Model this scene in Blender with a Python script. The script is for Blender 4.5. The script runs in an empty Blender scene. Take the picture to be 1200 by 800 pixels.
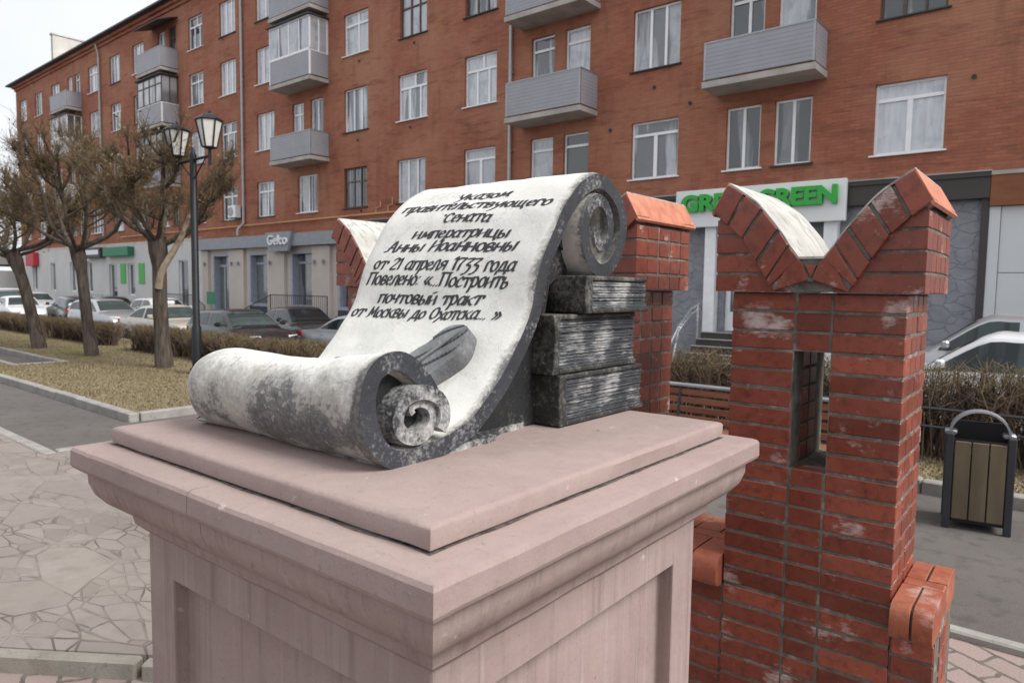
import bpy, bmesh, math, random
import numpy as np
from mathutils import Vector, Matrix, noise

C = bpy.context.scene.collection
RAD = math.radians
# ------------------------------------------------------------------ camera, world, sun, exposure
H = 1.95
def make_camera():
    f, pitch, roll, yaw = 823.7, RAD(4.343), RAD(.794), RAD(39.73)
    def w2c(v):
        c, s = math.cos(yaw), math.sin(yaw)
        r = v[0]*c+v[1]*s; fw = -v[0]*s+v[1]*c; u = v[2]
        cp, sp = math.cos(pitch), math.sin(pitch)
        z = fw*cp-u*sp; up = fw*sp+u*cp
        x = r; y = -up
        cr, sr = math.cos(roll), math.sin(roll)
        return (x*cr-y*sr, x*sr+y*cr, z)
    cols = [w2c(e) for e in ((1,0,0),(0,1,0),(0,0,1))]
    rows = [[cols[j][i] for j in range(3)] for i in range(3)]
    X = Vector(rows[0]); Y = -Vector(rows[1]); Z = -Vector(rows[2])
    m = Matrix(((X.x,Y.x,Z.x,0),(X.y,Y.y,Z.y,0),(X.z,Y.z,Z.z,H),(0,0,0,1)))
    cd = bpy.data.cameras.new('camera'); co = bpy.data.objects.new('camera', cd)
    C.objects.link(co); co.matrix_world = m
    cd.sensor_width = 36; cd.lens = f/1200*36; cd.clip_start = .05; cd.clip_end = 3000
    cd.dof.use_dof = True; cd.dof.focus_distance = 1.95; cd.dof.aperture_fstop = 7.0
    bpy.context.scene.camera = co
make_camera()

SUN_EL, SUN_AZ = RAD(46), RAD(10)      # azimuth measured from +X towards +Y
def make_light():
    w = bpy.data.worlds.new('World'); bpy.context.scene.world = w; w.use_nodes = True
    nt = w.node_tree; nt.nodes.clear()
    out = nt.nodes.new('ShaderNodeOutputWorld'); bg = nt.nodes.new('ShaderNodeBackground')
    sky = nt.nodes.new('ShaderNodeTexSky'); sky.sky_type = 'NISHITA'; sky.sun_disc = False
    sky.sun_elevation = SUN_EL; sky.sun_rotation = math.pi/2-SUN_AZ
    sky.air_density = 1.0; sky.dust_density = 6.0; sky.ozone_density = 1.0
    hs = nt.nodes.new('ShaderNodeHueSaturation'); hs.inputs['Saturation'].default_value = .25; hs.inputs['Value'].default_value = 1.0
    # overcast: an even grey-white cloud layer mixed over the clear sky, brighter towards the zenith
    tc = nt.nodes.new('ShaderNodeTexCoord')
    mp = nt.nodes.new('ShaderNodeMapping'); mp.inputs['Scale'].default_value = (1, 1, 2.6)
    nz = nt.nodes.new('ShaderNodeTexNoise'); nz.inputs['Scale'].default_value = 1.6; nz.inputs['Detail'].default_value = 5
    cr = nt.nodes.new('ShaderNodeValToRGB')
    cr.color_ramp.elements[0].position = .3; cr.color_ramp.elements[0].color = (8.2, 8.7, 9.4, 1)
    cr.color_ramp.elements[1].position = .7; cr.color_ramp.elements[1].color = (10.4, 10.5, 10.8, 1)
    mx = nt.nodes.new('ShaderNodeMix'); mx.data_type = 'RGBA'; mx.inputs[0].default_value = .8
    L = nt.links.new
    L(tc.outputs['Generated'], mp.inputs[0]); L(mp.outputs[0], nz.inputs['Vector']); L(nz.outputs['Fac'], cr.inputs[0])
    L(sky.outputs[0], hs.inputs['Color']); L(hs.outputs[0], mx.inputs[6]); L(cr.outputs[0], mx.inputs[7])
    # slight dimming added to the unseen sky behind the camera, shading faces turned there
    sp = nt.nodes.new('ShaderNodeSeparateXYZ'); L(tc.outputs['Generated'], sp.inputs[0])
    mr = nt.nodes.new('ShaderNodeMapRange'); mr.interpolation_type = 'SMOOTHSTEP'
    mr.inputs['From Min'].default_value = -.7; mr.inputs['From Max'].default_value = .25; mr.inputs['To Min'].default_value = .97; mr.inputs['To Max'].default_value = 1.0
    L(sp.outputs[1], mr.inputs['Value'])
    ml = nt.nodes.new('ShaderNodeMix'); ml.data_type = 'RGBA'; ml.blend_type = 'MULTIPLY'; ml.inputs[0].default_value = 1
    L(mx.outputs[2], ml.inputs[6]); L(mr.outputs[0], ml.inputs[7])
    L(ml.outputs[2], bg.inputs[0]); bg.inputs[1].default_value = .063
    L(bg.outputs[0], out.inputs[0])
    ld = bpy.data.lights.new('sun', 'SUN'); ld.energy = 2.2; ld.angle = RAD(26); ld.color = (1, .97, .93)
    lo = bpy.data.objects.new('sun', ld); C.objects.link(lo)
    d = Vector((math.cos(SUN_EL)*math.cos(SUN_AZ), math.cos(SUN_EL)*math.sin(SUN_AZ), math.sin(SUN_EL)))
    lo.rotation_euler = d.to_track_quat('Z', 'Y').to_euler(); lo.location = d*60
make_light()
V = bpy.context.scene.view_settings
V.view_transform = 'Standard'; V.look = 'None'; V.gamma = 1; V.exposure = 0.95; V.use_curve_mapping = False
bpy.context.scene.cycles.max_bounces = 6
bpy.context.scene.cycles.diffuse_bounces = 3
bpy.context.scene.cycles.transparent_max_bounces = 8
bpy.context.scene.cycles.caustics_reflective = False
bpy.context.scene.cycles.caustics_refractive = False
bpy.context.scene.cycles.use_denoising = True

# ------------------------------------------------------------------ material helpers
class NT:
    def __init__(s, name):
        s.m = bpy.data.materials.new(name); s.m.use_nodes = True
        s.t = s.m.node_tree; s.b = s.t.nodes['Principled BSDF']
    def n(s, typ, **kw):
        nd = s.t.nodes.new('ShaderNode'+typ)
        for k, v in kw.items():
            if k.startswith('i_'): nd.inputs[k[2:].replace('_', ' ')].default_value = v
            else: setattr(nd, k, v)
        return nd
    def l(s, a, b): s.t.links.new(a, b)
    def val(s, x):
        return x
    def noise(s, vec, scale, detail=4, rough=.55, dist=0):
        nd = s.n('TexNoise'); nd.inputs['Scale'].default_value = scale; nd.inputs['Detail'].default_value = detail
        nd.inputs['Roughness'].default_value = rough; nd.inputs['Distortion'].default_value = dist
        if vec is not None: s.l(vec, nd.inputs['Vector'])
        return nd.outputs['Fac']
    def mapping(s, vec, scale=(1,1,1), loc=(0,0,0), rot=(0,0,0)):
        nd = s.n('Mapping'); nd.inputs['Scale'].default_value = scale; nd.inputs['Location'].default_value = loc; nd.inputs['Rotation'].default_value = rot
        s.l(vec, nd.inputs[0]); return nd.outputs[0]
    def ramp(s, fac, p0, p1, c0=(0,0,0,1), c1=(1,1,1,1)):
        nd = s.n('ValToRGB'); e = nd.color_ramp.elements
        e[0].position = p0; e[1].position = p1; e[0].color = c0; e[1].color = c1
        s.l(fac, nd.inputs[0]); return nd.outputs[0]
    def math(s, op, a, b=None, clamp=False):
        nd = s.n('Math', operation=op); nd.use_clamp = clamp
        for i, x in enumerate((a, b)):
            if x is None: continue
            if isinstance(x, (int, float)): nd.inputs[i].default_value = x
            else: s.l(x, nd.inputs[i])
        return nd.outputs[0]
    def mix(s, fac, a, b, mode='MIX'):
        nd = s.n('Mix', data_type='RGBA', blend_type=mode)
        for i, x in ((0, fac), (6, a), (7, b)):
            if isinstance(x, (int, float)): nd.inputs[i].default_value = x
            elif isinstance(x, tuple): nd.inputs[i].default_value = x if len(x) == 4 else x+(1,)
            else: s.l(x, nd.inputs[i])
        return nd.outputs[2]
    def obj(s): return s.n('TexCoord').outputs['Object']
    def sep(s, vec):
        nd = s.n('SeparateXYZ'); s.l(vec, nd.inputs[0]); return nd.outputs
    def base(s, c, rough=.7, metal=0, spec=.5):
        if isinstance(c, tuple): s.b.inputs['Base Color'].default_value = c if len(c) == 4 else c+(1,)
        else: s.l(c, s.b.inputs['Base Color'])
        if isinstance(rough, (int, float)): s.b.inputs['Roughness'].default_value = rough
        else: s.l(rough, s.b.inputs['Roughness'])
        s.b.inputs['Metallic'].default_value = metal; s.b.inputs['Specular IOR Level'].default_value = spec
    def bump(s, h, strength=.3, dist=.01, prev=None):
        nd = s.n('Bump'); nd.inputs['Strength'].default_value = strength; nd.inputs['Distance'].default_value = dist
        s.l(h, nd.inputs['Height'])
        if prev is not None: s.l(prev, nd.inputs['Normal'])
        s.l(nd.outputs[0], s.b.inputs['Normal']); return nd.outputs[0]

def flat(name, col, rough=.6, metal=0, var=.12, vscale=6, bump=0, spec=.5):
    m = NT(name); o = m.obj()
    n1 = m.noise(o, vscale, 5)
    c = m.mix(m.ramp(n1, .3, .7), tuple(x*(1-var) for x in col), tuple(min(1, x*(1+var)) for x in col))
    r = m.math('ADD', m.math('MULTIPLY', n1, .2), rough-.1)
    m.base(c, r, metal, spec)
    if bump: m.bump(m.noise(o, vscale*12, 4), bump, .005)
    return m.m

# ------------------------------------------------------------------ mesh helpers
class MB:
    def __init__(s): s.v = []; s.f = []; s.mi = []
    def add(s, vs, fs, mi=0):
        o = len(s.v); s.v += [tuple(p) for p in vs]
        for f in fs: s.f.append(tuple(o+i for i in f)); s.mi.append(mi)
    def box(s, x0, x1, y0, y1, z0, z1, mi=0, M=None):
        vs = [(x0,y0,z0),(x1,y0,z0),(x1,y1,z0),(x0,y1,z0),(x0,y0,z1),(x1,y0,z1),(x1,y1,z1),(x0,y1,z1)]
        if M is not None: vs = [tuple(M @ Vector(p)) for p in vs]
        s.add(vs, [(0,3,2,1),(4,5,6,7),(0,1,5,4),(1,2,6,5),(2,3,7,6),(3,0,4,7)], mi)
    def cbox(s, x0, x1, y0, y1, z0, z1, c=.004, mi=0):
        """box with chamfered edges"""
        c = min(c, (x1-x0)*.45, (y1-y0)*.45, (z1-z0)*.45)
        vs = []; idx = {}
        X = (x0,x1); Y = (y0,y1); Z = (z0,z1)
        for i in (0,1):
            for j in (0,1):
                for k in (0,1):
                    sx, sy, sz = (1-2*i)*c, (1-2*j)*c, (1-2*k)*c
                    idx[i,j,k,0] = len(vs); vs.append((X[i], Y[j]+sy, Z[k]+sz))
                    idx[i,j,k,1] = len(vs); vs.append((X[i]+sx, Y[j], Z[k]+sz))
                    idx[i,j,k,2] = len(vs); vs.append((X[i]+sx, Y[j]+sy, Z[k]))
        g = lambda i,j,k,a: idx[i,j,k,a]
        fs = [(g(0,0,0,0),g(0,0,1,0),g(0,1,1,0),g(0,1,0,0)), (g(1,0,0,0),g(1,1,0,0),g(1,1,1,0),g(1,0,1,0)),
              (g(0,0,0,1),g(1,0,0,1),g(1,0,1,1),g(0,0,1,1)), (g(0,1,0,1),g(0,1,1,1),g(1,1,1,1),g(1,1,0,1)),
              (g(0,0,0,2),g(0,1,0,2),g(1,1,0,2),g(1,0,0,2)), (g(0,0,1,2),g(1,0,1,2),g(1,1,1,2),g(0,1,1,2))]
        for j in (0,1):
            for k in (0,1): fs.append((g(0,j,k,1),g(1,j,k,1),g(1,j,k,2),g(0,j,k,2)))
        for i in (0,1):
            for k in (0,1): fs.append((g(i,0,k,0),g(i,1,k,0),g(i,1,k,2),g(i,0,k,2)))
        for i in (0,1):
            for j in (0,1): fs.append((g(i,j,0,0),g(i,j,1,0),g(i,j,1,1),g(i,j,0,1)))
        for i in (0,1):
            for j in (0,1):
                for k in (0,1): fs.append((g(i,j,k,0),g(i,j,k,1),g(i,j,k,2)))
        s.add(vs, fs, mi)
    def prism(s, poly, a, b, axis='y', mi=0, M=None):
        n = len(poly); mk = {'y': lambda p, t: (p[0], t, p[1]), 'x': lambda p, t: (t, p[0], p[1]), 'z': lambda p, t: (p[0], p[1], t)}[axis]
        vs = [mk(p, a) for p in poly]+[mk(p, b) for p in poly]
        if M is not None: vs = [tuple(M @ Vector(p)) for p in vs]
        fs = [tuple(range(n)), tuple(range(2*n-1, n-1, -1))]+[(i, n+i, n+(i+1) % n, (i+1) % n) for i in range(n)]
        s.add(vs, fs, mi)
    def tube(s, pts, radii, n=6, mi=0, cap=True):
        pts = [Vector(p) for p in pts]
        if isinstance(radii, (int, float)): radii = [radii]*len(pts)
        rings = []; prev = None; vs = []
        for i, p in enumerate(pts):
            d = (pts[min(i+1, len(pts)-1)]-pts[max(i-1, 0)])
            d = d.normalized() if d.length > 1e-9 else Vector((0,0,1))
            if prev is None:
                a = Vector((0,0,1)) if abs(d.z) < .9 else Vector((1,0,0))
                u = d.cross(a).normalized()
            else:
                u = (prev-d*prev.dot(d)); u = u.normalized() if u.length > 1e-6 else d.orthogonal().normalized()
            prev = u; w = d.cross(u)
            for k in range(n):
                a = 2*math.pi*k/n
                vs.append(p+(u*math.cos(a)+w*math.sin(a))*radii[i])
        fs = []
        for i in range(len(pts)-1):
            for k in range(n): fs.append((i*n+k, i*n+(k+1) % n, (i+1)*n+(k+1) % n, (i+1)*n+k))
        if cap: fs.append(tuple(range(n-1, -1, -1))); fs.append(tuple((len(pts)-1)*n+k for k in range(n)))
        s.add(vs, fs, mi)
    def lathe(s, prof, n=24, mi=0, M=None, ang=2*math.pi):
        vs = []
        for r, z in prof:
            for k in range(n): a = ang*k/n; vs.append((r*math.cos(a), r*math.sin(a), z))
        if M is not None: vs = [tuple(M @ Vector(p)) for p in vs]
        fs = []
        for i in range(len(prof)-1):
            for k in range(n): fs.append((i*n+k, i*n+(k+1) % n, (i+1)*n+(k+1) % n, (i+1)*n+k))
        fs.append(tuple(range(n-1, -1, -1))); fs.append(tuple((len(prof)-1)*n+k for k in range(n)))
        s.add(vs, fs, mi)
    def build(s, name, mats, parent=None, smooth=False, bevel=0, seg=2, auto=None):
        me = bpy.data.meshes.new(name); me.from_pydata(s.v, [], s.f)
        if not isinstance(mats, (list, tuple)): mats = [mats]
        for m in mats: me.materials.append(m)
        if len(mats) > 1: me.polygons.foreach_set('material_index', s.mi)
        bm = bmesh.new(); bm.from_mesh(me); bmesh.ops.recalc_face_normals(bm, faces=bm.faces)
        bm.to_mesh(me); bm.free()
        if smooth: me.polygons.foreach_set('use_smooth', [True]*len(me.polygons))
        o = bpy.data.objects.new(name, me); C.objects.link(o)
        if parent is not None: o.parent = parent
        if bevel:
            b = o.modifiers.new('bevel', 'BEVEL'); b.width = bevel; b.segments = seg; b.limit_method = 'ANGLE'; b.angle_limit = RAD(35)
        if auto: 
            me.polygons.foreach_set('use_smooth', [True]*len(me.polygons))
            me.set_sharp_from_angle(angle=RAD(auto))
        return o

def npmesh(name, verts, faces, mat, parent=None, smooth=False):
    me = bpy.data.meshes.new(name)
    faces = np.asarray(faces, dtype=np.int32); nf, k = faces.shape
    me.vertices.add(len(verts)); me.vertices.foreach_set('co', np.asarray(verts, dtype=np.float32).ravel())
    me.loops.add(nf*k); me.loops.foreach_set('vertex_index', faces.ravel())
    me.polygons.add(nf); me.polygons.foreach_set('loop_start', np.arange(0, nf*k, k, dtype=np.int32))
    me.polygons.foreach_set('loop_total', np.full(nf, k, dtype=np.int32))
    if smooth: me.polygons.foreach_set('use_smooth', np.ones(nf, dtype=bool))
    me.update(calc_edges=True); me.materials.append(mat)
    o = bpy.data.objects.new(name, me); C.objects.link(o)
    if parent is not None: o.parent = parent
    return o

def tag(o, label=None, cat=None, group=None, kind=None):
    if label: o['label'] = label
    if cat: o['category'] = cat
    if group: o['group'] = group
    if kind: o['kind'] = kind
    return o
def thing(name, label, cat, loc=(0,0,0), rz=0, group=None):
    o = bpy.data.objects.new(name, None); C.objects.link(o); o.empty_display_size = .2
    o.location = loc; o.rotation_euler = (0, 0, rz); return tag(o, label, cat, group)
def copy_tree(o, parent=None):
    c = o.copy(); C.objects.link(c)
    if parent is not None: c.parent = parent
    for ch in list(o.children): copy_tree(ch, c)
    return c
TH = RAD(1.11)                  # the monument stands turned by this angle against the long facade
def mon(x, y, z=0): return (x*math.cos(TH)-y*math.sin(TH), x*math.sin(TH)+y*math.cos(TH), z)
def structure(mb, name, mat, **k): return tag(mb.build(name, mat, **k), kind='structure')

rng = random.Random(7); nr = np.random.default_rng(11)

# ------------------------------------------------------------------ materials
def m_asphalt():
    m = NT('asphalt'); o = m.obj()
    big = m.noise(o, .6, 4); fine = m.noise(o, 90, 3, .7); mid = m.noise(o, 7, 5)
    c = m.mix(m.ramp(big, .3, .7), (.082,.072,.067), (.118,.105,.099))
    c = m.mix(m.math('MULTIPLY', m.ramp(fine, .40, .7), .5), c, (.17,.155,.147))
    c = m.mix(m.math('MULTIPLY', m.ramp(mid, .52, .68), .45), c, (.05,.044,.041))
    vo = m.n('TexVoronoi', feature='DISTANCE_TO_EDGE'); vo.inputs['Scale'].default_value = .55
    wob = m.n('VectorMath', operation='ADD'); m.l(o, wob.inputs[0])
    nz = m.n('TexNoise'); nz.inputs['Scale'].default_value = 2.5; nz.inputs['Detail'].default_value = 5; m.l(o, nz.inputs['Vector'])
    sc = m.n('VectorMath', operation='SCALE'); sc.inputs['Scale'].default_value = .8; m.l(nz.outputs['Color'], sc.inputs[0])
    m.l(sc.outputs[0], wob.inputs[1]); m.l(wob.outputs[0], vo.inputs['Vector'])
    crack = m.ramp(vo.outputs['Distance'], .004, .012, (1,1,1,1), (0,0,0,1))
    c = m.mix(m.math('MULTIPLY', m.math('MULTIPLY', crack, m.ramp(m.noise(o, .8, 3), .5, .6)), .6), c, (.055,.05,.046))
    m.base(c, .9, 0, .3); m.bump(fine, .5, .006); return m.m
def m_flag():
    m = NT('flagstones'); o = m.obj()
    wob = m.n('VectorMath', operation='ADD'); m.l(m.mapping(o, (2.0, 3.9, 1), rot=(0,0,.30)), wob.inputs[0])
    nz = m.n('TexNoise'); nz.inputs['Scale'].default_value = 3; nz.inputs['Detail'].default_value = 4; m.l(o, nz.inputs['Vector'])
    sc = m.n('VectorMath', operation='SCALE'); sc.inputs['Scale'].default_value = .12; m.l(nz.outputs['Color'], sc.inputs[0])
    m.l(sc.outputs[0], wob.inputs[1])
    def vor(feat, sc_):
        q = m.n('TexVoronoi', feature=feat); q.inputs['Scale'].default_value = sc_; q.inputs['Randomness'].default_value = 1; m.l(wob.outputs[0], q.inputs['Vector']); return q
    e, f = vor('DISTANCE_TO_EDGE', .80), vor('F1', .80); e2, f2 = vor('DISTANCE_TO_EDGE', 1.9), vor('F1', 1.9)
    gate = m.math('GREATER_THAN', m.sep(f.outputs['Color'])[1], .42)          # some big slabs are broken into smaller pieces
    joint = m.math('MAXIMUM', m.ramp(e.outputs['Distance'], .006, .020, (1,1,1,1), (0,0,0,1)), m.math('MULTIPLY', gate, m.ramp(e2.outputs['Distance'], .012, .042, (1,1,1,1), (0,0,0,1))))
    wj = m.ramp(m.noise(o, 5, 3), .35, .6); joint = m.math('MULTIPLY', joint, m.math('ADD', .35, m.math('MULTIPLY', wj, .65)))
    pick = m.mix(gate, f.outputs['Color'], f2.outputs['Color']); cell = m.sep(pick)[0]
    c = m.mix(cell, (.205,.176,.157), (.255,.222,.20))
    mid = m.noise(o, 6, 6, .65); c = m.mix(m.math('MULTIPLY', m.ramp(mid, .45, .75), .6), c, (.165,.138,.122))
    # pale mortar smears over some joints, dark gaps in others
    sm = m.noise(o, 1.7, 4)
    c = m.mix(joint, c, m.mix(m.ramp(sm, .44, .56), (.115,.098,.086), (.25,.222,.199)))
    pale = m.math('MULTIPLY', m.ramp(m.noise(o, 3.1, 6, .7), .58, .7), .5)
    c = m.mix(pale, c, (.30,.272,.25))
    m.base(c, .85, 0, .3)
    h = m.math('SUBTRACT', m.math('ADD', m.math('MULTIPLY', mid, .35), m.math('MULTIPLY', m.noise(o, 60, 4), .15)), joint)
    m.bump(h, .7, .012); return m.m
def m_paver():
    m = NT('pink_pavers'); o = m.obj()
    b = m.n('TexBrick'); b.inputs['Scale'].default_value = 1; b.inputs['Brick Width'].default_value = .24; b.inputs['Row Height'].default_value = .16
    b.inputs['Mortar Size'].default_value = .012; b.inputs['Color1'].default_value = (.30,.225,.205,1); b.inputs['Color2'].default_value = (.25,.195,.18,1); b.inputs['Mortar'].default_value = (.10,.085,.075,1)
    nz = m.n('TexNoise'); nz.inputs['Scale'].default_value = 9; m.l(o, nz.inputs['Vector'])
    ad = m.n('VectorMath', operation='ADD'); sc = m.n('VectorMath', operation='SCALE'); sc.inputs['Scale'].default_value = .05
    m.l(nz.outputs['Color'], sc.inputs[0]); m.l(m.mapping(o, rot=(0,0,.5)), ad.inputs[0]); m.l(sc.outputs[0], ad.inputs[1]); m.l(ad.outputs[0], b.inputs['Vector'])
    c = m.mix(m.math('MULTIPLY', m.ramp(m.noise(o, 14, 6), .4, .7), .5), b.outputs['Color'], (.27,.225,.2))
    m.base(c, .85, 0, .3); m.bump(m.math('SUBTRACT', m.noise(o, 70, 4), b.outputs['Fac']), .5, .008); return m.m
def m_kerb(name='kerb_concrete', a=(.22,.205,.19), b_=(.34,.325,.305)):
    m = NT(name); o = m.obj()
    c = m.mix(m.ramp(m.noise(o, 3, 6, .65), .3, .7), a, b_)
    c = m.mix(m.math('MULTIPLY', m.ramp(m.noise(o, 25, 5, .7), .55, .7), .6), c, tuple(x*.5 for x in a))
    m.base(c, .88, 0, .3); m.bump(m.noise(o, 80, 4, .7), .5, .006); return m.m
def m_lawn():
    m = NT('dry_lawn'); o = m.obj()
    n1 = m.noise(o, .9, 5, .6); n2 = m.noise(o, 45, 4, .7)
    c = m.mix(m.ramp(n1, .35, .65), (.185,.148,.088), (.25,.205,.128))
    c = m.mix(m.math('MULTIPLY', m.ramp(m.noise(o, .5, 4, .6), .5, .62), .65), c, (.17,.175,.06))
    c = m.mix(m.math('MULTIPLY', m.ramp(n2, .45, .7), .6), c, (.11,.08,.048)); c = m.mix(m.math('MULTIPLY', m.ramp(m.noise(m.mapping(o, (.5,1.6,1)), 1.3, 6, .7), .55, .68), .7), c, (.085,.062,.042))
    m.base(c, 1, 0, .1); m.bump(n2, .8, .03); return m.m
def m_plaster():
    m = NT('pink_plaster'); o = m.obj(); x, y, z = m.sep(o)
    c = m.mix(m.ramp(m.noise(o, 2.2, 5, .6), .3, .7), (.262,.194,.178), (.335,.258,.236))
    c = m.mix(m.math('MULTIPLY', m.ramp(m.noise(o, 17, 6, .7), .40, .62), .30), c, (.355,.28,.262))
    shaft = m.math('LESS_THAN', z, 1.497)                      # rain has run down the shaft and moulding only
    st = m.noise(m.mapping(o, (46, 46, .9)), 1, 4, .6)
    c = m.mix(m.math('MULTIPLY', m.math('MULTIPLY', m.ramp(st, .54, .70), .26), shaft), c, (.46,.385,.365))
    st2 = m.noise(m.mapping(o, (30, 30, 1.3), loc=(5,2,1)), 1, 5, .65)
    c = m.mix(m.math('MULTIPLY', m.math('MULTIPLY', m.ramp(st2, .53, .70), .55), shaft), c, (.165,.115,.105))
    sp = m.noise(o, 70, 4, .75); c = m.mix(m.math('MULTIPLY', m.ramp(sp, .58, .70), .55), c, (.19,.145,.135))
    ch = m.noise(o, 15, 8, .75); c = m.mix(m.math('MULTIPLY', m.ramp(ch, .655, .685), .75), c, (.52,.475,.45))
    ch2 = m.noise(m.mapping(o, loc=(3,7,2)), 11, 8, .75); c = m.mix(m.math('MULTIPLY', m.ramp(ch2, .66, .70), .6), c, (.13,.10,.095))
    gr = m.noise(o, 420, 2, .6); c = m.mix(m.math('MULTIPLY', m.ramp(gr, .45, .75), .35), c, (.20,.155,.145))
    # a few vertical joints between the cast lengths of the slabs
    jx = m.math('ABSOLUTE', m.math('SUBTRACT', m.math('ADD', x, m.math('MULTIPLY', m.noise(o, 12, 4), .02)), -.037))
    jn = m.math('MULTIPLY', m.math('LESS_THAN', jx, .0016), m.math('LESS_THAN', y, -.58)); c = m.mix(m.math('MULTIPLY', jn, .7), c, (.12,.09,.085))
    m.base(c, .82, 0, .25)
    h = m.math('ADD', m.math('MULTIPLY', m.noise(o, 9, 4), .8), m.math('ADD', m.math('MULTIPLY', m.noise(o, 60, 5, .7), .25), m.math('MULTIPLY', gr, .12)))
    m.bump(m.math('SUBTRACT', h, m.math('MULTIPLY', m.ramp(ch2, .66, .70), .5)), .5, .010); return m.m
def m_grime():
    m = NT('black_grime'); o = m.obj()
    c = m.mix(m.ramp(m.noise(o, 40, 5, .7), .35, .65), (.035,.03,.028), (.20,.16,.15)); m.base(c, .9, 0, .2); return m.m
def cracks(m, o, scale, w, warp=.25):
    wob = m.n('VectorMath', operation='ADD'); m.l(o, wob.inputs[0])
    nz = m.n('TexNoise'); nz.inputs['Scale'].default_value = scale*1.5; nz.inputs['Detail'].default_value = 6; nz.inputs['Roughness'].default_value = .65; m.l(o, nz.inputs['Vector'])
    sc = m.n('VectorMath', operation='SCALE'); sc.inputs['Scale'].default_value = warp; m.l(nz.outputs['Color'], sc.inputs[0])
    m.l(sc.outputs[0], wob.inputs[1])
    v = m.n('TexVoronoi', feature='DISTANCE_TO_EDGE'); v.inputs['Scale'].default_value = scale; m.l(wob.outputs[0], v.inputs['Vector'])
    return m.ramp(v.outputs['Distance'], 0, w, (1,1,1,1), (0,0,0,1))
def m_scroll_white():
    """worn whitewash over dark concrete: kept on the written face, worn through low on the front roll and along the rim"""
    m = NT('weathered_whitewash'); o = m.obj(); x, y, z = m.sep(o)
    c = m.mix(m.ramp(m.noise(o, 5, 5, .6), .3, .7), (.575,.57,.535), (.66,.655,.62))
    c = m.mix(m.math('MULTIPLY', m.ramp(m.noise(o, 22, 5, .7), .52, .72), .35), c, (.45,.445,.42))
    # wear amount: on the roll's outside (low y) and increasing towards the base; object origin is the base centre
    low = m.math('MULTIPLY', m.math('SUBTRACT', .215, z), 3.3)
    front = m.math('MULTIPLY', m.math('SUBTRACT', -.262, y), 11, True)
    wear = m.math('MULTIPLY', m.math('ADD', low, .28, True), front)
    rim = m.math('MULTIPLY', m.math('SUBTRACT', x, .318), 24, True)           # towards the right edge
    rimL = m.math('MULTIPLY', m.math('SUBTRACT', -.345, x), 30, True)
    patch = m.noise(o, 6.5, 4, .6); fine = m.noise(m.mapping(o, (1,1,1)), 75, 6, .75); stre = m.noise(m.mapping(o, (28, 60, 60)), 1, 6, .8)
    tex = m.math('ADD', m.math('MULTIPLY', patch, .47), m.math('ADD', m.math('MULTIPLY', fine, .40), m.math('MULTIPLY', stre, .20)))
    crest = m.math('MULTIPLY', m.math('SUBTRACT', y, .455), 9, True)
    amount = m.math('ADD', m.math('MULTIPLY', crest, .42), m.math('ADD', m.math('MULTIPLY', wear, m.math('ADD', .355, m.math('MULTIPLY', m.ramp(m.noise(o, 3.1, 3), .42, .62), .07))), m.math('ADD', m.math('MULTIPLY', rim, .36), m.math('MULTIPLY', rimL, .22))))
    k = m.math('ADD', tex, amount)
    c = m.mix(m.math('MULTIPLY', m.ramp(k, .63, .745), .80), c, (.33,.315,.285))
    c = m.mix(m.math('MULTIPLY', m.ramp(k, .775, .825), .93), c, m.mix(m.ramp(fine, .45, .7), (.075,.075,.08), (.24,.235,.225)))
    c = m.mix(m.math('MULTIPLY', m.ramp(m.math('ADD', m.math('MULTIPLY', m.math('SUBTRACT', .06, z), 5), m.math('MULTIPLY', patch, .8)), .45, .75), m.math('MULTIPLY', front, .6)), c, (.20,.185,.15))
    cr = cracks(m, o, 6.2, .010); gate = m.ramp(m.noise(o, 4.3, 3), .46, .56)
    c = m.mix(m.math('MULTIPLY', m.math('MULTIPLY', cr, gate), .6), c, (.19,.185,.18))
    cr2 = cracks(m, o, 15, .012); c = m.mix(m.math('MULTIPLY', m.math('MULTIPLY', cr2, m.ramp(m.noise(o, 8, 3), .52, .6)), .45), c, (.27,.26,.25))
    m.base(c, .8, 0, .3)
    h = m.math('SUBTRACT', m.math('ADD', m.math('MULTIPLY', m.noise(o, 30, 5, .7), .7), m.math('MULTIPLY', fine, .3)), m.math('MULTIPLY', cr, .5))
    m.bump(h, .45, .006); return m.m
def m_dark_stone(name='dark_weathered_stone', dark=(.047,.05,.056), pale=(.40,.395,.38), lo=.60, hi=.70, streak=None):
    m = NT(name); o = m.obj()
    c = m.mix(m.ramp(m.noise(o, 7, 5, .6), .3, .7), tuple(x*.65 for x in dark), tuple(x*1.7 for x in dark))
    v = o if streak is None else m.mapping(o, streak)
    k = m.math('ADD', m.math('MULTIPLY', m.noise(o, 8, 4, .6), .55), m.math('MULTIPLY', m.noise(v, 85, 6, .75), .5))
    c = m.mix(m.ramp(k, lo-.07, hi), c, pale)
    m.base(c, .62, 0, .4)
    m.bump(m.math('ADD', m.noise(o, 40, 5, .7), m.math('MULTIPLY', m.noise(o, 150, 3), .4)), .5, .006); return m.m
def m_capwash():
    m = NT('whitewashed_mortar'); o = m.obj()
    c = m.mix(m.ramp(m.noise(o, 5, 5, .6), .35, .65), (.36,.352,.325), (.50,.49,.46))
    k = m.noise(m.mapping(o, (9, 30, 9), rot=(0,.4,.3)), 1, 6, .7); c = m.mix(m.math('MULTIPLY', m.ramp(k, .52, .62), .8), c, (.20,.195,.18))
    c = m.mix(m.math('MULTIPLY', m.ramp(m.noise(o, 40, 6, .7), .6, .7), .6), c, (.20,.19,.18))
    m.base(c, .9, 0, .2); m.bump(m.noise(o, 60, 5, .7), .6, .006); return m.m
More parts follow.
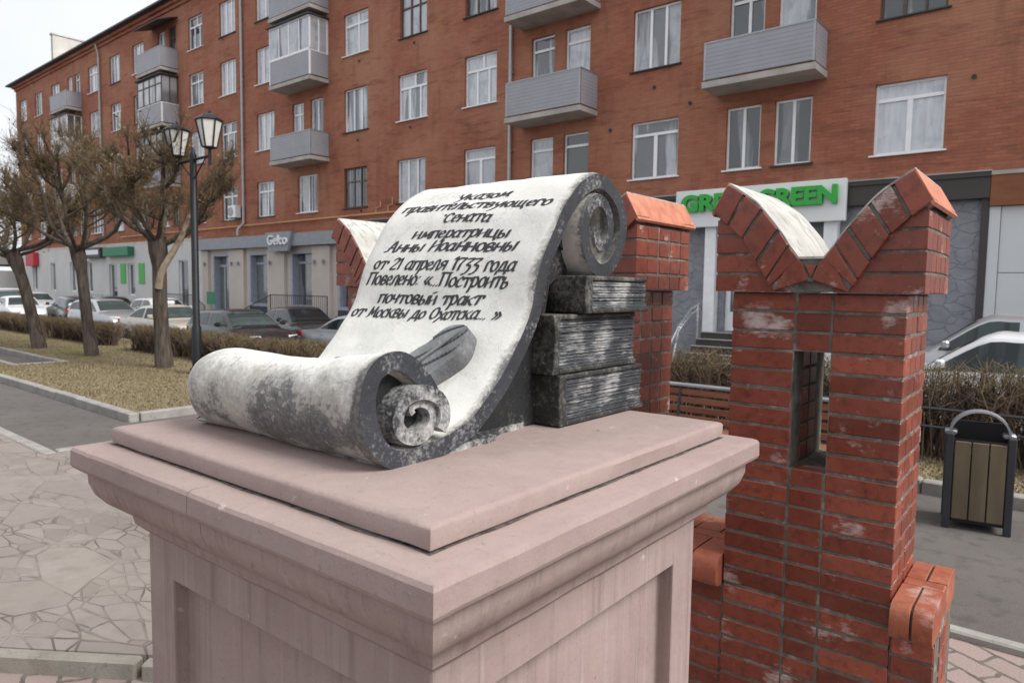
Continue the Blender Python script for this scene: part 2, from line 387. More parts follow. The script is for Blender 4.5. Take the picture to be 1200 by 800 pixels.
def m_brick(name, c0, c1, rough=.32, eff=.0, spec=.5, soot=.35):
    m = NT(name); o = m.obj()
    g = m.n('NewGeometry'); r = g.outputs['Random Per Island']
    c = m.mix(r, c0, c1)
    r2 = m.math('FRACT', m.math('MULTIPLY', r, 17.3))
    c = m.mix(m.math('MULTIPLY', r2, .60), c, tuple(x*.62 for x in c0))
    c = m.mix(m.math('MULTIPLY', m.ramp(m.noise(o, 26, 6, .7), .48, .70), soot), c, tuple(x*.42 for x in c0))
    c = m.mix(m.math('MULTIPLY', m.ramp(m.noise(o, 6, 4, .6), .52, .72), .35), c, tuple(min(1, x*1.6+.03) for x in c0))
    if eff:      # white salt blooms
        k = m.math('ADD', m.math('MULTIPLY', m.noise(o, 5.2, 3, .5), .75), m.math('MULTIPLY', m.noise(m.mapping(o, (30,30,75)), 1, 6, .8), .35))
        c = m.mix(m.math('MULTIPLY', m.ramp(k, .64, .74), eff), c, (.66,.60,.57))
        k2 = m.noise(o, 19, 6, .7); c = m.mix(m.math('MULTIPLY', m.ramp(k2, .63, .72), eff*.55), c, (.50,.36,.32))
    ro = m.math('ADD', m.math('MULTIPLY', m.noise(o, 12, 4), .35), rough-.1)
    m.base(c, ro, 0, spec); m.bump(m.math('ADD', m.noise(o, 18, 4), m.math('MULTIPLY', m.noise(o, 160, 3), .25)), .3, .006); return m.m
def m_mortar():
    m = NT('mortar'); o = m.obj()
    c = m.mix(m.ramp(m.noise(o, 16, 6, .7), .3, .7), (.08,.073,.064), (.20,.185,.16))
    c = m.mix(m.math('MULTIPLY', m.ramp(m.noise(o, 9, 5, .7), .56, .68), .7), c, (.42,.40,.37))
    m.base(c, .95, 0, .2); m.bump(m.noise(o, 120, 4), .6, .006); return m.m
def m_facade():
    m = NT('house_brick'); o = m.obj(); x, y, z = m.sep(o)
    cv = m.n('CombineXYZ'); m.l(m.math('ADD', x, y), cv.inputs[0]); m.l(z, cv.inputs[1])
    b = m.n('TexBrick'); b.inputs['Scale'].default_value = 1; b.inputs['Brick Width'].default_value = .26; b.inputs['Row Height'].default_value = .0775
    b.inputs['Mortar Size'].default_value = .011; b.inputs['Mortar Smooth'].default_value = .3; b.inputs['Bias'].default_value = -.1
    b.inputs['Color1'].default_value = (.40,.135,.079,1); b.inputs['Color2'].default_value = (.31,.100,.060,1); b.inputs['Mortar'].default_value = (.23,.125,.085,1)
    m.l(cv.outputs[0], b.inputs['Vector'])
    c = b.outputs['Color']
    big = m.noise(o, .33, 5, .6); c = m.mix(m.math('MULTIPLY', m.ramp(big, .42, .65), .55), c, (.46,.24,.15))
    st = m.noise(m.mapping(o, (.9, .9, 5.5)), .9, 6, .7); c = m.mix(m.math('MULTIPLY', m.ramp(st, .53, .68), .62), c, (.155,.055,.036))
    ve = m.noise(m.mapping(o, (2.4, 2.4, .35)), 1, 5, .65); c = m.mix(m.math('MULTIPLY', m.ramp(ve, .54, .70), .5), c, (.19,.08,.052))
    m.base(c, .85, 0, .3); m.bump(m.math('MULTIPLY', b.outputs['Fac'], -1), .5, .01); return m.m
def m_stoneclad():
    m = NT('grey_stone_cladding'); o = m.obj(); x, y, z = m.sep(o)
    cv = m.n('CombineXYZ'); m.l(x, cv.inputs[0]); m.l(m.math('MULTIPLY', z, 1.5), cv.inputs[1])
    wob = m.n('VectorMath', operation='ADD'); m.l(cv.outputs[0], wob.inputs[0])
    nz = m.n('TexNoise'); nz.inputs['Scale'].default_value = 3; m.l(o, nz.inputs['Vector'])
    sc = m.n('VectorMath', operation='SCALE'); sc.inputs['Scale'].default_value = .3; m.l(nz.outputs['Color'], sc.inputs[0]); m.l(sc.outputs[0], wob.inputs[1])
    e = m.n('TexVoronoi', feature='DISTANCE_TO_EDGE'); e.inputs['Scale'].default_value = 2.6; m.l(wob.outputs[0], e.inputs['Vector'])
    j = m.ramp(e.outputs['Distance'], .01, .05, (1,1,1,1), (0,0,0,1))
    c = m.mix(m.ramp(m.noise(o, 3, 5), .3, .7), (.215,.225,.25), (.30,.31,.335)); c = m.mix(m.math('MULTIPLY', j, .28), c, (.13,.135,.15))
    m.base(c, .7, 0, .3); m.bump(m.math('SUBTRACT', m.noise(o, 14, 5), j), .6, .02); return m.m
def m_siding(name='grey_siding', a=(.36,.365,.40)):
    m = NT(name); o = m.obj(); x, y, z = m.sep(o)
    fr = m.math('FRACT', m.math('MULTIPLY', z, 9.5))
    c = m.mix(m.ramp(m.noise(o, 1.5, 4), .3, .7), a, tuple(q*1.14 for q in a))
    c = m.mix(m.math('MULTIPLY', m.ramp(fr, .02, .14, (1,1,1,1), (0,0,0,1)), .8), c, tuple(q*.42 for q in a))
    m.base(c, .5, 0, .4); m.bump(fr, .6, .02); return m.m
def m_pane(name, curtain, gap, amt, rough=.06, spec=.8, coat=.6):
    """window glass with what hangs behind it: pale curtain folds and darker gaps"""
    m = NT(name); o = m.obj(); x, y, z = m.sep(o)
    cv = m.n('CombineXYZ'); m.l(x, cv.inputs[0]); m.l(m.math('MULTIPLY', z, .12), cv.inputs[1])
    f1 = m.noise(cv.outputs[0], 2.0, 3, .5); f2 = m.noise(cv.outputs[0], 11, 3)
    c = m.mix(m.ramp(f2, .3, .7), tuple(q*.72 for q in curtain), curtain)
    rnd = m.n('ObjectInfo').outputs['Random']
    f1 = m.math('ADD', f1, m.math('MULTIPLY', m.math('SUBTRACT', rnd, .5), .34))
    c = m.mix(m.ramp(f1, amt-.03, amt+.03), gap, c); c = m.mix(m.math('MULTIPLY', m.math('FRACT', m.math('MULTIPLY', rnd, 7.7)), .4), c, tuple(q*.5 for q in curtain))
    c = m.mix(m.math('MULTIPLY', m.ramp(m.noise(o, 3, 4), .5, .7), .35), c, gap)
    m.base(c, rough, 0, spec); m.b.inputs['Coat Weight'].default_value = coat; m.b.inputs['Coat Roughness'].default_value = .03; return m.m
def m_bark():
    m = NT('bark'); o = m.obj()
    k = m.noise(m.mapping(o, (14, 14, 2.2)), 1, 6, .7)
    c = m.mix(m.ramp(k, .35, .65), (.035,.028,.024), (.13,.105,.085)); m.base(c, .95, 0, .2); m.bump(k, .9, .03); return m.m
def m_twig(name, a, b):
    m = NT(name); o = m.obj()
    g = m.n('NewGeometry'); c = m.mix(g.outputs['Random Per Island'], a, b)
    m.base(c, .85, 0, .2); return m.m
def m_carpaint(name, col, metal=.3):
    m = NT(name); o = m.obj()
    c = m.mix(m.math('MULTIPLY', m.ramp(m.noise(o, 3, 5), .45, .75), .3), col, tuple(q*.7+.06 for q in col))
    m.base(c, .3, metal, .5); m.b.inputs['Coat Weight'].default_value = .7; m.b.inputs['Coat Roughness'].default_value = .06; return m.m
def m_wood(name, a, b, sc=(2, 2, 14)):
    m = NT(name); o = m.obj(); k = m.noise(m.mapping(o, sc), 1, 5, .6)
    g = m.n('NewGeometry')
    c = m.mix(m.ramp(k, .3, .7), a, b); c = m.mix(m.math('MULTIPLY', g.outputs['Random Per Island'], .3), c, tuple(q*.6 for q in a))
    m.base(c, .5, 0, .4); m.bump(k, .3, .004); return m.m

M = {}
M['asphalt'] = m_asphalt(); M['flag'] = m_flag(); M['paver'] = m_paver(); M['kerb'] = m_kerb(); M['lawn'] = m_lawn()
M['flagkerb'] = m_kerb('old_kerb', (.19,.172,.145), (.30,.275,.24))
M['plaster'] = m_plaster(); M['grime'] = m_grime(); M['white'] = m_scroll_white()
M['rim'] = m_dark_stone('scroll_rim', (.024,.026,.031), (.34,.34,.33), .63, .72)
M['core'] = m_dark_stone('scroll_core', (.028,.030,.034), (.46,.455,.44), .555, .665)
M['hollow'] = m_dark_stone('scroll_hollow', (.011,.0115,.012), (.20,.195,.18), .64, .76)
M['book'] = m_dark_stone('book_cover', (.018,.018,.0175), (.25,.24,.21), .595, .74)
M['page'] = m_dark_stone('book_pages', (.038,.041,.046), (.46,.455,.44), .60, .70, (.5, .16, 2.2))
M['quill'] = m_dark_stone('quill_stone', (.15,.153,.16), (.40,.40,.395), .58, .76)
M['ink'] = flat('black_lettering', (.022,.021,.022), .6, var=.3, vscale=40)
M['brick'] = m_brick('pillar_brick', (.165,.034,.019), (.325,.080,.046), .34, .62, soot=.7)
M['coping'] = m_brick('coping_brick', (.31,.084,.045), (.41,.14,.08), .55, .35, .35, .55)
M['tile'] = flat('terracotta', (.44,.165,.10), .75, var=.28, vscale=16, bump=.4)
M['mortar'] = m_mortar()
M['cap'] = m_capwash()
M['facade'] = m_facade(); M['stone'] = m_stoneclad(); M['siding'] = m_siding()
M['slab'] = flat('balcony_concrete', (.42,.39,.36), .85, var=.2, vscale=2, bump=.2)
M['frame'] = flat('white_plastic', (.88,.89,.91), .4, var=.06)
M['oldframe'] = flat('dark_wood_frame', (.10,.06,.045), .6, var=.3)
M['pane_a'] = m_pane('pane_curtain', (.66,.70,.75), (.12,.14,.17), .40)
M['pane_b'] = m_pane('pane_mixed', (.56,.595,.64), (.07,.08,.095), .47)
M['pane_c'] = m_pane('pane_dark', (.22,.25,.27), (.035,.045,.05), .56)
M['pipe'] = flat('zinc_pipe', (.42,.43,.45), .45, .4)
M['gas'] = flat('ochre_gas_pipe', (.55,.32,.16), .6)
M['roofm'] = flat('dark_roof_edge', (.045,.043,.047), .6)
M['chim'] = flat('pale_render', (.52,.50,.46), .9, var=.15, vscale=1.2)
M['grey_fascia'] = flat('grey_fascia', (.26,.28,.315), .5)
M['beige'] = flat('beige_panel', (.56,.50,.455), .75, var=.06, vscale=1)
M['paleg'] = flat('pale_grey_wall', (.60,.595,.585), .85, var=.07, vscale=.8)
M['white_panel'] = flat('white_panel', (.62,.64,.65), .5, var=.03, vscale=1)
M['signw'] = flat('sign_white', (.80,.81,.82), .4, var=.02)
M['green'] = flat('sign_green', (.03,.40,.05), .4, var=.05)
M['dkbrown'] = flat('dark_brown_band', (.05,.042,.04), .6)
M['woodpanel'] = m_wood('wood_panel', (.20,.066,.025), (.30,.105,.042), (1.5, 1.5, 9))
M['lilac'] = flat('lilac_frame', (.36,.38,.45), .5)
M['shopdark'] = m_pane('shop_glass', (.22,.25,.25), (.05,.06,.065), .5)
M['iron'] = flat('black_iron', (.02,.021,.024), .45, .5)
M['steel'] = flat('grey_steel', (.34,.35,.37), .4, .6)
M['chrome'] = flat('bright_steel', (.62,.64,.66), .25, .8)
M['darksteps'] = flat('dark_steps', (.055,.05,.048), .7, var=.25)
M['lampglass'] = flat('frosted_glass', (.62,.61,.57), .35, var=.06)
M['bark'] = m_bark()
M['twig'] = m_twig('twigs', (.075,.050,.030), (.20,.145,.088))
M['twig_g'] = m_twig('budding_twigs', (.12,.10,.035), (.22,.19,.07))
M['limb_pale'] = flat('pale_limb', (.30,.235,.17), .9, var=.3, vscale=9)
M['hedge'] = m_twig('hedge_twigs', (.075,.050,.037), (.19,.135,.098))
M['hedge_g'] = m_twig('hedge_twigs_tips', (.095,.072,.040), (.215,.165,.098))
M['grass'] = m_twig('grass_blades', (.19,.152,.09), (.275,.228,.145))
M['soil'] = flat('soil', (.13,.10,.07), 1, var=.3, vscale=5, bump=.5)
M['benchwood'] = m_wood('bench_wood', (.17,.06,.035), (.26,.105,.06))
M['binwood'] = m_wood('bin_slats', (.085,.064,.040), (.165,.128,.080), (6, 6, 1.2))
M['dark_metal'] = flat('dark_grey_metal', (.045,.048,.055), .4, .5)
M['tyre'] = flat('tyre', (.02,.02,.021), .9); M['rim_c'] = flat('alloy', (.45,.46,.48), .3, .8)
M['carglass'] = m_pane('car_glass', (.06,.08,.08), (.010,.013,.016), .5, .04, .35, 0)
M['lens'] = flat('headlamp', (.72,.73,.74), .15); M['redlens'] = flat('tail_lamp', (.42,.02,.015), .25)
M['plate'] = flat('number_plate', (.7,.7,.7), .5); M['blacktrim'] = flat('black_trim', (.018,.018,.019), .6)
M['farhouse'] = flat('far_grey_wall', (.36,.37,.40), .9, var=.08, vscale=.3)
M['red'] = flat('red_board', (.50,.035,.05), .5); M['gsign'] = flat('green_board', (.02,.20,.10), .5); M['dksign'] = flat('dark_board', (.04,.045,.06), .5)
M['blue'] = flat('blue_bag', (.03,.04,.16), .6)

# ================================================================== SETTING: ground
PZ = -.28                        # the parking lane and the pavement by the house lie lower than the square
def ground():
    prof = [(-80,0),(9.72,0),(9.95,PZ),(900,PZ)]
    mb = MB()
    vs = []; fs = []
    xs = [-900, -60, -20, 10, 900]
    for x in xs: vs += [(x, y, z) for y, z in prof]
    k = len(prof)
    for i in range(len(xs)-1):
        for j in range(k-1): fs.append((i*k+j, (i+1)*k+j, (i+1)*k+j+1, i*k+j+1))
    mb.add(vs, fs); structure(mb, 'ground', M['asphalt'])
    mb = MB(); mb.prism([(-9,-2.44),(-14,-2.44),(-14,-6),(3,-6),(3,4.58),(-2.2,4.58),(-2.2,2.415),(-3.55,1.45)], -.05, .004, 'z')
    structure(mb, 'paving_pink', M['paver'])
    mb = MB(); mb.prism([(-14,2.5),(-14,-6.0),(-9,-2.44),(-3.55,1.45),(-2.2,2.415),(-2.2,4.3),(-8.62,4.3),(-8.62,2.5)][::-1], -.05, .1, 'z')
    structure(mb, 'paving_flagstones', M['flag'])
    mb = MB()
    for (x0, x1, y0, y1) in ((-60,-18.45,4.2,4.80),(-60,-18.45,5.92,9.7),(-18.45,-10.45,4.2,9.7),(-10.45,8,7.92,9.7)):
        mb.box(x0, x1, y0, y1, -.2, .10)
    structure(mb, 'lawn', M['lawn'])
    def kerb_run(name, p, q, w, z0, z1, L=1.0, mat=M['kerb'], side=1):
        mb = MB(); p = Vector((*p, 0)); q = Vector((*q, 0)); d = q-p; n = max(1, round(d.length/L)); a = math.atan2(d.y, d.x)
        st = d.length/n
        for i in range(n):
            Mx = Matrix.Translation(p+d.normalized()*st*i) @ Matrix.Rotation(a+rng.uniform(-.004,.004), 4, 'Z')
            b = MB(); dz = rng.uniform(-.006,.006); dy = rng.uniform(-.006,.006)
            b.cbox(.004, st-.006, (0 if side > 0 else -w)+dy, (w if side > 0 else 0)+dy, z0, z1+dz, .012)
            mb.add([tuple(Mx @ Vector(v)) for v in b.v], b.f)
        structure(mb, name, mat)
    kerb_run('kerb', (-60,4.06), (-10.3,4.06), .14, -.05, .125)
    kerb_run('kerb', (-10.31,4.21), (-10.31,7.76), .14, -.05, .125)
    kerb_run('kerb', (-10.45,7.77), (8,7.77), .15, -.05, .13)
    kerb_run('kerb', (-60,4.81), (-18.3,4.81), .12, -.05, .12)
    kerb_run('kerb', (-18.43,4.94), (-18.43,5.79), .13, -.05, .12, side=-1)
    kerb_run('kerb', (-60,5.79), (-18.3,5.79), .12, -.05, .12)
    d = Vector((-3.55+9, 1.45+2.44)).normalized(); o = Vector((d.y, -d.x))
    e0 = Vector((-9,-2.44)); e1 = Vector((-3.56,1.443)); e2 = Vector((-2.2,2.415))
    kerb_run('kerb', e0, e1, .075, -.04, .102, 1.6, M['flagkerb'], side=-1)
    kerb_run('kerb', e1+d*.02, e2, .075, -.04, .098, .9, M['flagkerb'], side=-1)
    kerb_run('kerb', (-14,2.51), (-8.6,2.51), .13, -.04, .112, .9, M['kerb'])
    kerb_run('kerb', (-8.62,2.65), (-8.62,4.3), .13, -.04, .112, .8, M['kerb'], side=1)
    kerb_run('kerb', (-2.19,4.585), (3,4.585), .09, -.04, .045, 1.0, M['kerb'])
ground()
def pavement_by_house():
    mb = MB(); mb.box(-66, 8, 16.1, 17.95, PZ-.1, PZ+.14); structure(mb, 'pavement', M['kerb'])
pavement_by_house()

def grass():
    n = 60000
    P = []
    R = [((-36,-18.5),(5.95,9.4),12000),((-18.4,-10.5),(4.25,9.2),30000),((-36,-18.5),(4.22,4.8),2500),((-6,2.5),(7.95,9.6),14000)]
    for (xa, xb), (ya, yb), k in R:
        P.append(np.stack([nr.uniform(xa, xb, k), nr.uniform(ya, yb, k)], 1))
    P = np.concatenate(P); n = len(P)
    a = nr.uniform(0, 2*np.pi, n); h = nr.uniform(.012, .038, n); w = nr.uniform(.006, .014, n)
    lean = nr.uniform(0, .05, (n, 2))*np.stack([np.cos(a*3), np.sin(a*3)], 1)
    dx = np.stack([np.cos(a), np.sin(a)], 1)*w[:, None]
    v = np.zeros((n, 3, 3)); v[:, 0, :2] = P-dx; v[:, 1, :2] = P+dx; v[:, 2, :2] = P+lean; v[:, :2, 2] = .098; v[:, 2, 2] = .1+h
    tag(npmesh('grass', v.reshape(-1, 3), np.arange(3*n).reshape(-1, 3), M['grass']), 'short dry yellow grass on the lawn strips', 'grass', kind='stuff')
grass()

# ================================================================== the apartment house
HY = 18.0
def apartment_house():
    root = thing('apartment_building', 'long five-storey red brick apartment house with grey balconies and shops below', 'building', (-30, HY, PZ))
    def part(mb, name, mat, parent=root, **k):
        o = mb.build(name, mat, None, **k); o.parent = parent
        if parent is root: o.location = -root.location
        return o
    R2, R3, R4, R5 = (5.1,6.7), (8.13,9.82), (11.13,12.76), (13.96,15.6)
    W = []
    def w(row, x0, x1, t, pane=None, z0=None, z1=None): W.append((x0, x1, z0 or row[0], z1 or row[1], t, pane))
    cols = [(-64.2,-62.65),(-60.75,-59.25),(-50.6,-49.1),(-47.2,-45.7),(-43.9,-42.4),(-37.1,-35.6),(-33.9,-32.4)]
    ty = 'CDCDCAC'
    for i, (a, b) in enumerate(cols):
        for r, rr in enumerate((R2, R3, R4, R5)):
            w(rr, a, b, 'CDTAC'[(i*2+r) % 5], 'abca'[(i+r*3) % 4])
    for r in (R2, R3, R4, R5):
        w(r, -57.3, -55.75, 'D', 'a')
        w(r, -54.2, -53.35, 'D', 'a'); w(r, -52.9, -52.0, 'E', 'b')
        w(r, -40.6, -39.7, 'D', 'b'); w(r, -39.3, -38.45, 'O', 'c')
    # the bay with three balconies and the columns to its right
    w(R2, -30.65,-29.2,'T','b'); w(R3, -30.6,-29.12,'C','a'); w(R4, -30.6,-29.12,'C','a'); w(R5, -30.6,-29.12,'D','a')
    w(R2, -27.32,-25.88,'G','b')
    for r in (R3, R4, R5): w(r, -27.68,-26.83,'T','a'); w(r, -26.33,-25.42,'D','a')
    w(R2, -24.03,-22.55,'H','c'); w(R3, -24.0,-22.48,'C','a'); w(R4, -24.0,-22.45,'T','a'); w(R5, -24.0,-22.5,'C','a')
    w(R2, -20.75,-19.2,'C','b'); w(R3, -20.7,-19.12,'A','a'); w(R4, -20.6,-19.15,'O','b'); w(R5, -20.7,-19.15,'C','a')
    w(R2, -17.26,-15.8,'B','b'); w(R3, -17.25,-15.78,'A','a'); w(R4, -17.25,-15.8,'O','b'); w(R5, -17.25,-15.8,'A','a')
    for r in (R2, R3, R4): w(r, -14.31,-13.4,'E','b'); w(r, -13.0,-12.08,'E','c' if r is R2 else 'a')
    w(R2, -10.6,-9.13,'B','b'); w(R3, -10.62,-9.16,'C','b'); w(R4, -10.6,-9.15,'C','a')
    for r in (R2, R3, R4): w(r, -7.76,-6.85,'D' if r is R2 else 'T','c'); w(r, -6.5,-5.6,'D' if r is R2 else 'S','c' if r is R2 else 'a')
    w(R2, -4.21,-2.8,'B','a'); w(R3, -4.2,-2.86,'O','c'); w(R4, -4.2,-2.86,'B','a')
    for r in (R2, R3, R4): w(r, -.9,.55,'C','a'); w(r, 2.4,3.85,'B','a')
    # ---- wall sheet with true openings and reveals
    wx0, wx1, wz0, wz1 = -65.0, 8.0, 4.12, 16.45
    xs = sorted({wx0, wx1, *[round(a, 3) for q in W for a in q[:2]]}); zs = sorted({wz0, wz1, *[round(a, 3) for q in W for a in q[2:4]]})
    holes = set()
    for (a, b, c, d, t, p) in W:
        i0, i1 = xs.index(round(a, 3)), xs.index(round(b, 3)); k0, k1 = zs.index(round(c, 3)), zs.index(round(d, 3))
        for i in range(i0, i1):
            for k in range(k0, k1): holes.add((i, k))
    mb = MB(); vid = {}
    def vtx(x, z, y=HY):
        key = (x, y, z)
        if key not in vid: vid[key] = len(mb.v); mb.v.append(key)
        return vid[key]
    for i in range(len(xs)-1):
        for k in range(len(zs)-1):
            if (i, k) in holes: continue
            mb.f.append((vtx(xs[i], zs[k]), vtx(xs[i+1], zs[k]), vtx(xs[i+1], zs[k+1]), vtx(xs[i], zs[k+1]))); mb.mi.append(0)
    for (a, b, c, d, t, p) in W:
        y1 = HY+.24; a, b, c, d = (round(q, 3) for q in (a, b, c, d))
        for (p0, p1) in (((a,c),(b,c)),((b,c),(b,d)),((b,d),(a,d)),((a,d),(a,c))):
            mb.f.append((vtx(*p0), vtx(*p1), vtx(*p1, y1), vtx(*p0, y1))); mb.mi.append(0)
    # ends, back and base so that the house is a solid block
    mb.add([(wx0,HY,wz0),(wx0,30,wz0),(wx0,30,wz1),(wx0,HY,wz1)], [(0,1,2,3)]); mb.add([(wx1,HY,wz0),(wx1,30,wz0),(wx1,30,wz1),(wx1,HY,wz1)], [(0,3,2,1)])
    mb.add([(wx0,30,PZ),(wx1,30,PZ),(wx1,30,wz1),(wx0,30,wz1)], [(0,1,2,3)])
    part(mb, 'wall', M['facade'])
    mb = MB(); mb.box(wx0-.06, wx1, HY-.09, 30.06, 16.452, 16.62); mb.box(wx0-.16, wx1, HY-.22, 30.16, 16.622, 16.80); part(mb, 'cornice', M['facade'])
    mb = MB(); y0 = HY-.52
    mb.prism([(y0,16.802),(y0,16.90),(24,19.0),(30.6,16.90),(30.6,16.802)], wx0-.6, wx1, 'x'); rf = part(mb, 'roof', M['roofm'])
    mb = MB(); mb.box(-63.4, -63.0, 20.0, 26, 17.3, 20.9); mb.box(-63.46,-62.94, 19.94, 26.06, 20.902, 21.02); o = part(mb, 'chimney', M['chim']); 
    # ---- windows
    cid = 0
    for (a, b, c, d, t, p) in W:
        f = MB(); yf = HY+.10; yb = HY+.17; fw = .055
        g = MB(); g.box(a+.03, b-.03, HY+.135, HY+.15, c+.03, d-.03)
        def bar(x0, x1, z0, z1, e=.0): f.box(x0, x1, yf-e, yb, z0, z1)
        bar(a, a+fw, c, d, .002); bar(b-fw, b, c, d, .002); bar(a+fw, b-fw, c, c+fw); bar(a+fw, b-fw, d-fw, d)
        ww, hh = b-a, d-c
        def mul(fr, z0=c+fw, z1=d-fw, tkn=.075): bar(a+ww*fr-tkn/2, a+ww*fr+tkn/2, z0, z1, .004)
        def tra(fr, tkn=.075): bar(a+fw, b-fw, c+hh*fr-tkn/2, c+hh*fr+tkn/2, .008); return c+hh*fr
        if t == 'A': zt = tra(.70); mul(.36, z1=zt); mul(.72, z1=zt); mul(.55, z0=zt)
        elif t == 'B': zt = tra(.77); mul(.5, z1=zt, tkn=.11)
        elif t == 'C': mul(.36); mul(.68)
        elif t in 'DG': mul(.5)
        elif t == 'T': zt = tra(.72); mul(.55)
        elif t == 'E': tra(.76)
        elif t in 'OH': mul(.36); mul(.68, tkn=.05); tra(.66, .05)
        fr = part(f, 'window', M['oldframe' if t in 'OH' else 'frame'])
        if t in 'OHG' and p == 'a': p = 'b'
        pn = part(g, 'pane', M['pane_'+(p or 'a')], fr)
        s = MB(); s.box(a-.07, b+.07, HY-.07, HY+.099, c-.035, c-.002); part(s, 'sill', M['frame' if (cid % 3) and t not in 'OH' else 'dark_metal'], fr); cid += 1
        if t in 'GH':
            s = MB()
            for i in range(1, 7): s.tube([(a+ww*i/7, HY+.04, c+.05), (a+ww*i/7+.03*math.sin(i*2), HY+.035, (c+d)/2), (a+ww*i/7, HY+.04, d-.05)], .011, 5)
            part(s, 'grille', M['frame' if t == 'G' else 'steel'], fr)
    # ---- balconies
    def balcony(x0, x1, z0, ztop, yf=17.1, glaze=None, dark=False, side=M['siding'], awning=False):
        s = MB(); s.box(x0-.03, x1+.03, yf-.04, HY+.02, z0, z0+.15); sl = part(s, 'balcony', M['slab'])
        b = MB(); zb = z0+.21
        b.box(x0, x1, yf, yf+.04, zb, ztop); b.box(x0, x0+.04, yf+.041, HY, zb, ztop); b.box(x1-.04, x1, yf+.041, HY, zb, ztop)
        part(b, 'siding', side, sl)
        r = MB(); r.box(x0-.012, x1+.012, yf-.012, yf+.052, ztop+.001, ztop+.035); r.box(x1-.052, x1+.012, yf+.053, HY, ztop+.001, ztop+.034); r.box(x0-.012, x0+.052, yf+.053, HY, ztop+.001, ztop+.034)
        for xx in (x0-.006, x1-.05): r.box(xx, xx+.056, yf-.006, yf+.05, zb-.01, ztop)
        part(r, 'rail', M['steel'] if not glaze else M['frame'], sl)
        if glaze:
            m1 = M['oldframe'] if dark else M['frame']; f = MB(); g = MB(); zt = glaze
            zb = ztop+.037
            n = 4
            for i in range(n+1): xx = x0+(x1-x0)*i/n; f.box(max(x0, xx-.035), min(x1, xx+.035), yf-.004, yf+.05, zb, zt)
            f.box(x0, x1, yf-.008, yf+.054, zt-.06, zt); f.box(x0, x1, yf-.008, yf+.054, zb, zb+.06)
            if dark: f.box(x0, x1, yf-.002, yf+.048, zb+(zt-zb)*.66, zb+(zt-zb)*.70)
            for xx in (x0, x1-.05):
                f.box(xx, xx+.05, HY-.08, HY-.002, zb, zt); f.box(xx, xx+.05, yf+.056, HY-.08, zt-.06, zt-.002); f.box(xx, xx+.05, (yf+HY)/2-.03, (yf+HY)/2+.03, zb, zt-.06)
            part(f, 'glazing_frame', m1, sl)
            g.box(x0+.02, x1-.02, yf+.02, yf+.03, zb, zt-.03); g.box(x1-.03, x1-.02, yf+.031, HY, zb, zt-.03); g.box(x0+.02, x0+.03, yf+.031, HY, zb, zt-.03); part(g, 'pane', M['pane_b'], sl)
            rf = MB(); rf.box(x0-.1, x1+.1, yf-.12, HY, zt+.002, zt+.05); part(rf, 'awning', M['roofm'], sl)
        if awning:
            rf = MB(); rf.prism([(yf-.15,15.55),(yf-.15,15.6),(HY,15.98),(HY,15.93)], x0-.1, x1+.1, 'x'); part(rf, 'awning', M['roofm'], sl)
    balcony(-14.6,-11.8, 7.08, 8.27); balcony(-14.65,-11.78, 10.16, 11.32); balcony(-8.02,-5.32, 7.05, 8.14); balcony(-8.02,-5.32, 10.12, 11.2)
    balcony(-28.0,-25.05, 7.1, 8.26); balcony(-28.0,-25.05, 10.28, 11.43, glaze=12.82); balcony(-28.0,-25.02, 13.08, 14.2)
    balcony(-41.2,-38.3, 13.08, 14.27, awning=True); balcony(-41.2,-38.3, 10.2, 11.4, glaze=12.85, dark=True); balcony(-41.2,-38.3, 7.1, 8.3, glaze=9.9, dark=True)
    balcony(-54.8,-51.82, 13.08, 14.22); balcony(-54.8,-51.82, 10.1, 11.3, glaze=12.75, side=M['paleg']); balcony(-54.8,-51.82, 7.1, 8.3, side=M['paleg'])
    # ---- drainpipes, gas pipe, wall vents
    for x, zl in ((-48.6,.2),(-31.72,.2),(-15.1,.2),(5,.2)):
        d = MB(); d.tube([(x, HY-.25, 16.6),(x, HY-.12, 16.1),(x, HY-.1, 15.9),(x, HY-.1, 4.9),(x+.02, HY-.42, 4.55),(x+.02, HY-.42, 4.25)], .06, 8)
        for z in (6.4, 8.9, 11.8, 14.4): d.box(x-.08, x+.08, HY-.1, HY-.002, z, z+.03)
        part(d, 'drainpipe', M['pipe'], smooth=False)
    g = MB(); g.tube([(-46,HY-.1,4.70),(-20.7,HY-.1,4.78)], .035, 6)
    for x, h in ((-21.9,.45),(-21.2,.55)): g.tube([(x,HY-.08,4.8),(x,HY-.06,4.8+h*.45),(x+.25,HY-.06,4.8+h*.5),(x+.25,HY-.06,4.8+h)], .022, 5)
    part(g, 'gas_pipe', M['gas'])
    for (x, z) in ((-20,7.85),(-23.1,7.75),(-8.8,7.0),(-11.3,6.6),(-2.3,6.55),(-22.9,4.95),(-19.8,10.85),(-23,10.8),(-9.9,7.6)):
        v = MB(); v.lathe([(.05,0),(.05,.015),(.03,.017),(.028,.001)], 12, M=Matrix.Translation((x,HY-.024,z)) @ Matrix.Rotation(RAD(-90),4,'X') @ Matrix.Scale(-1,4,(0,0,1)))
        part(v, 'wall_vent', M['dark_metal'])
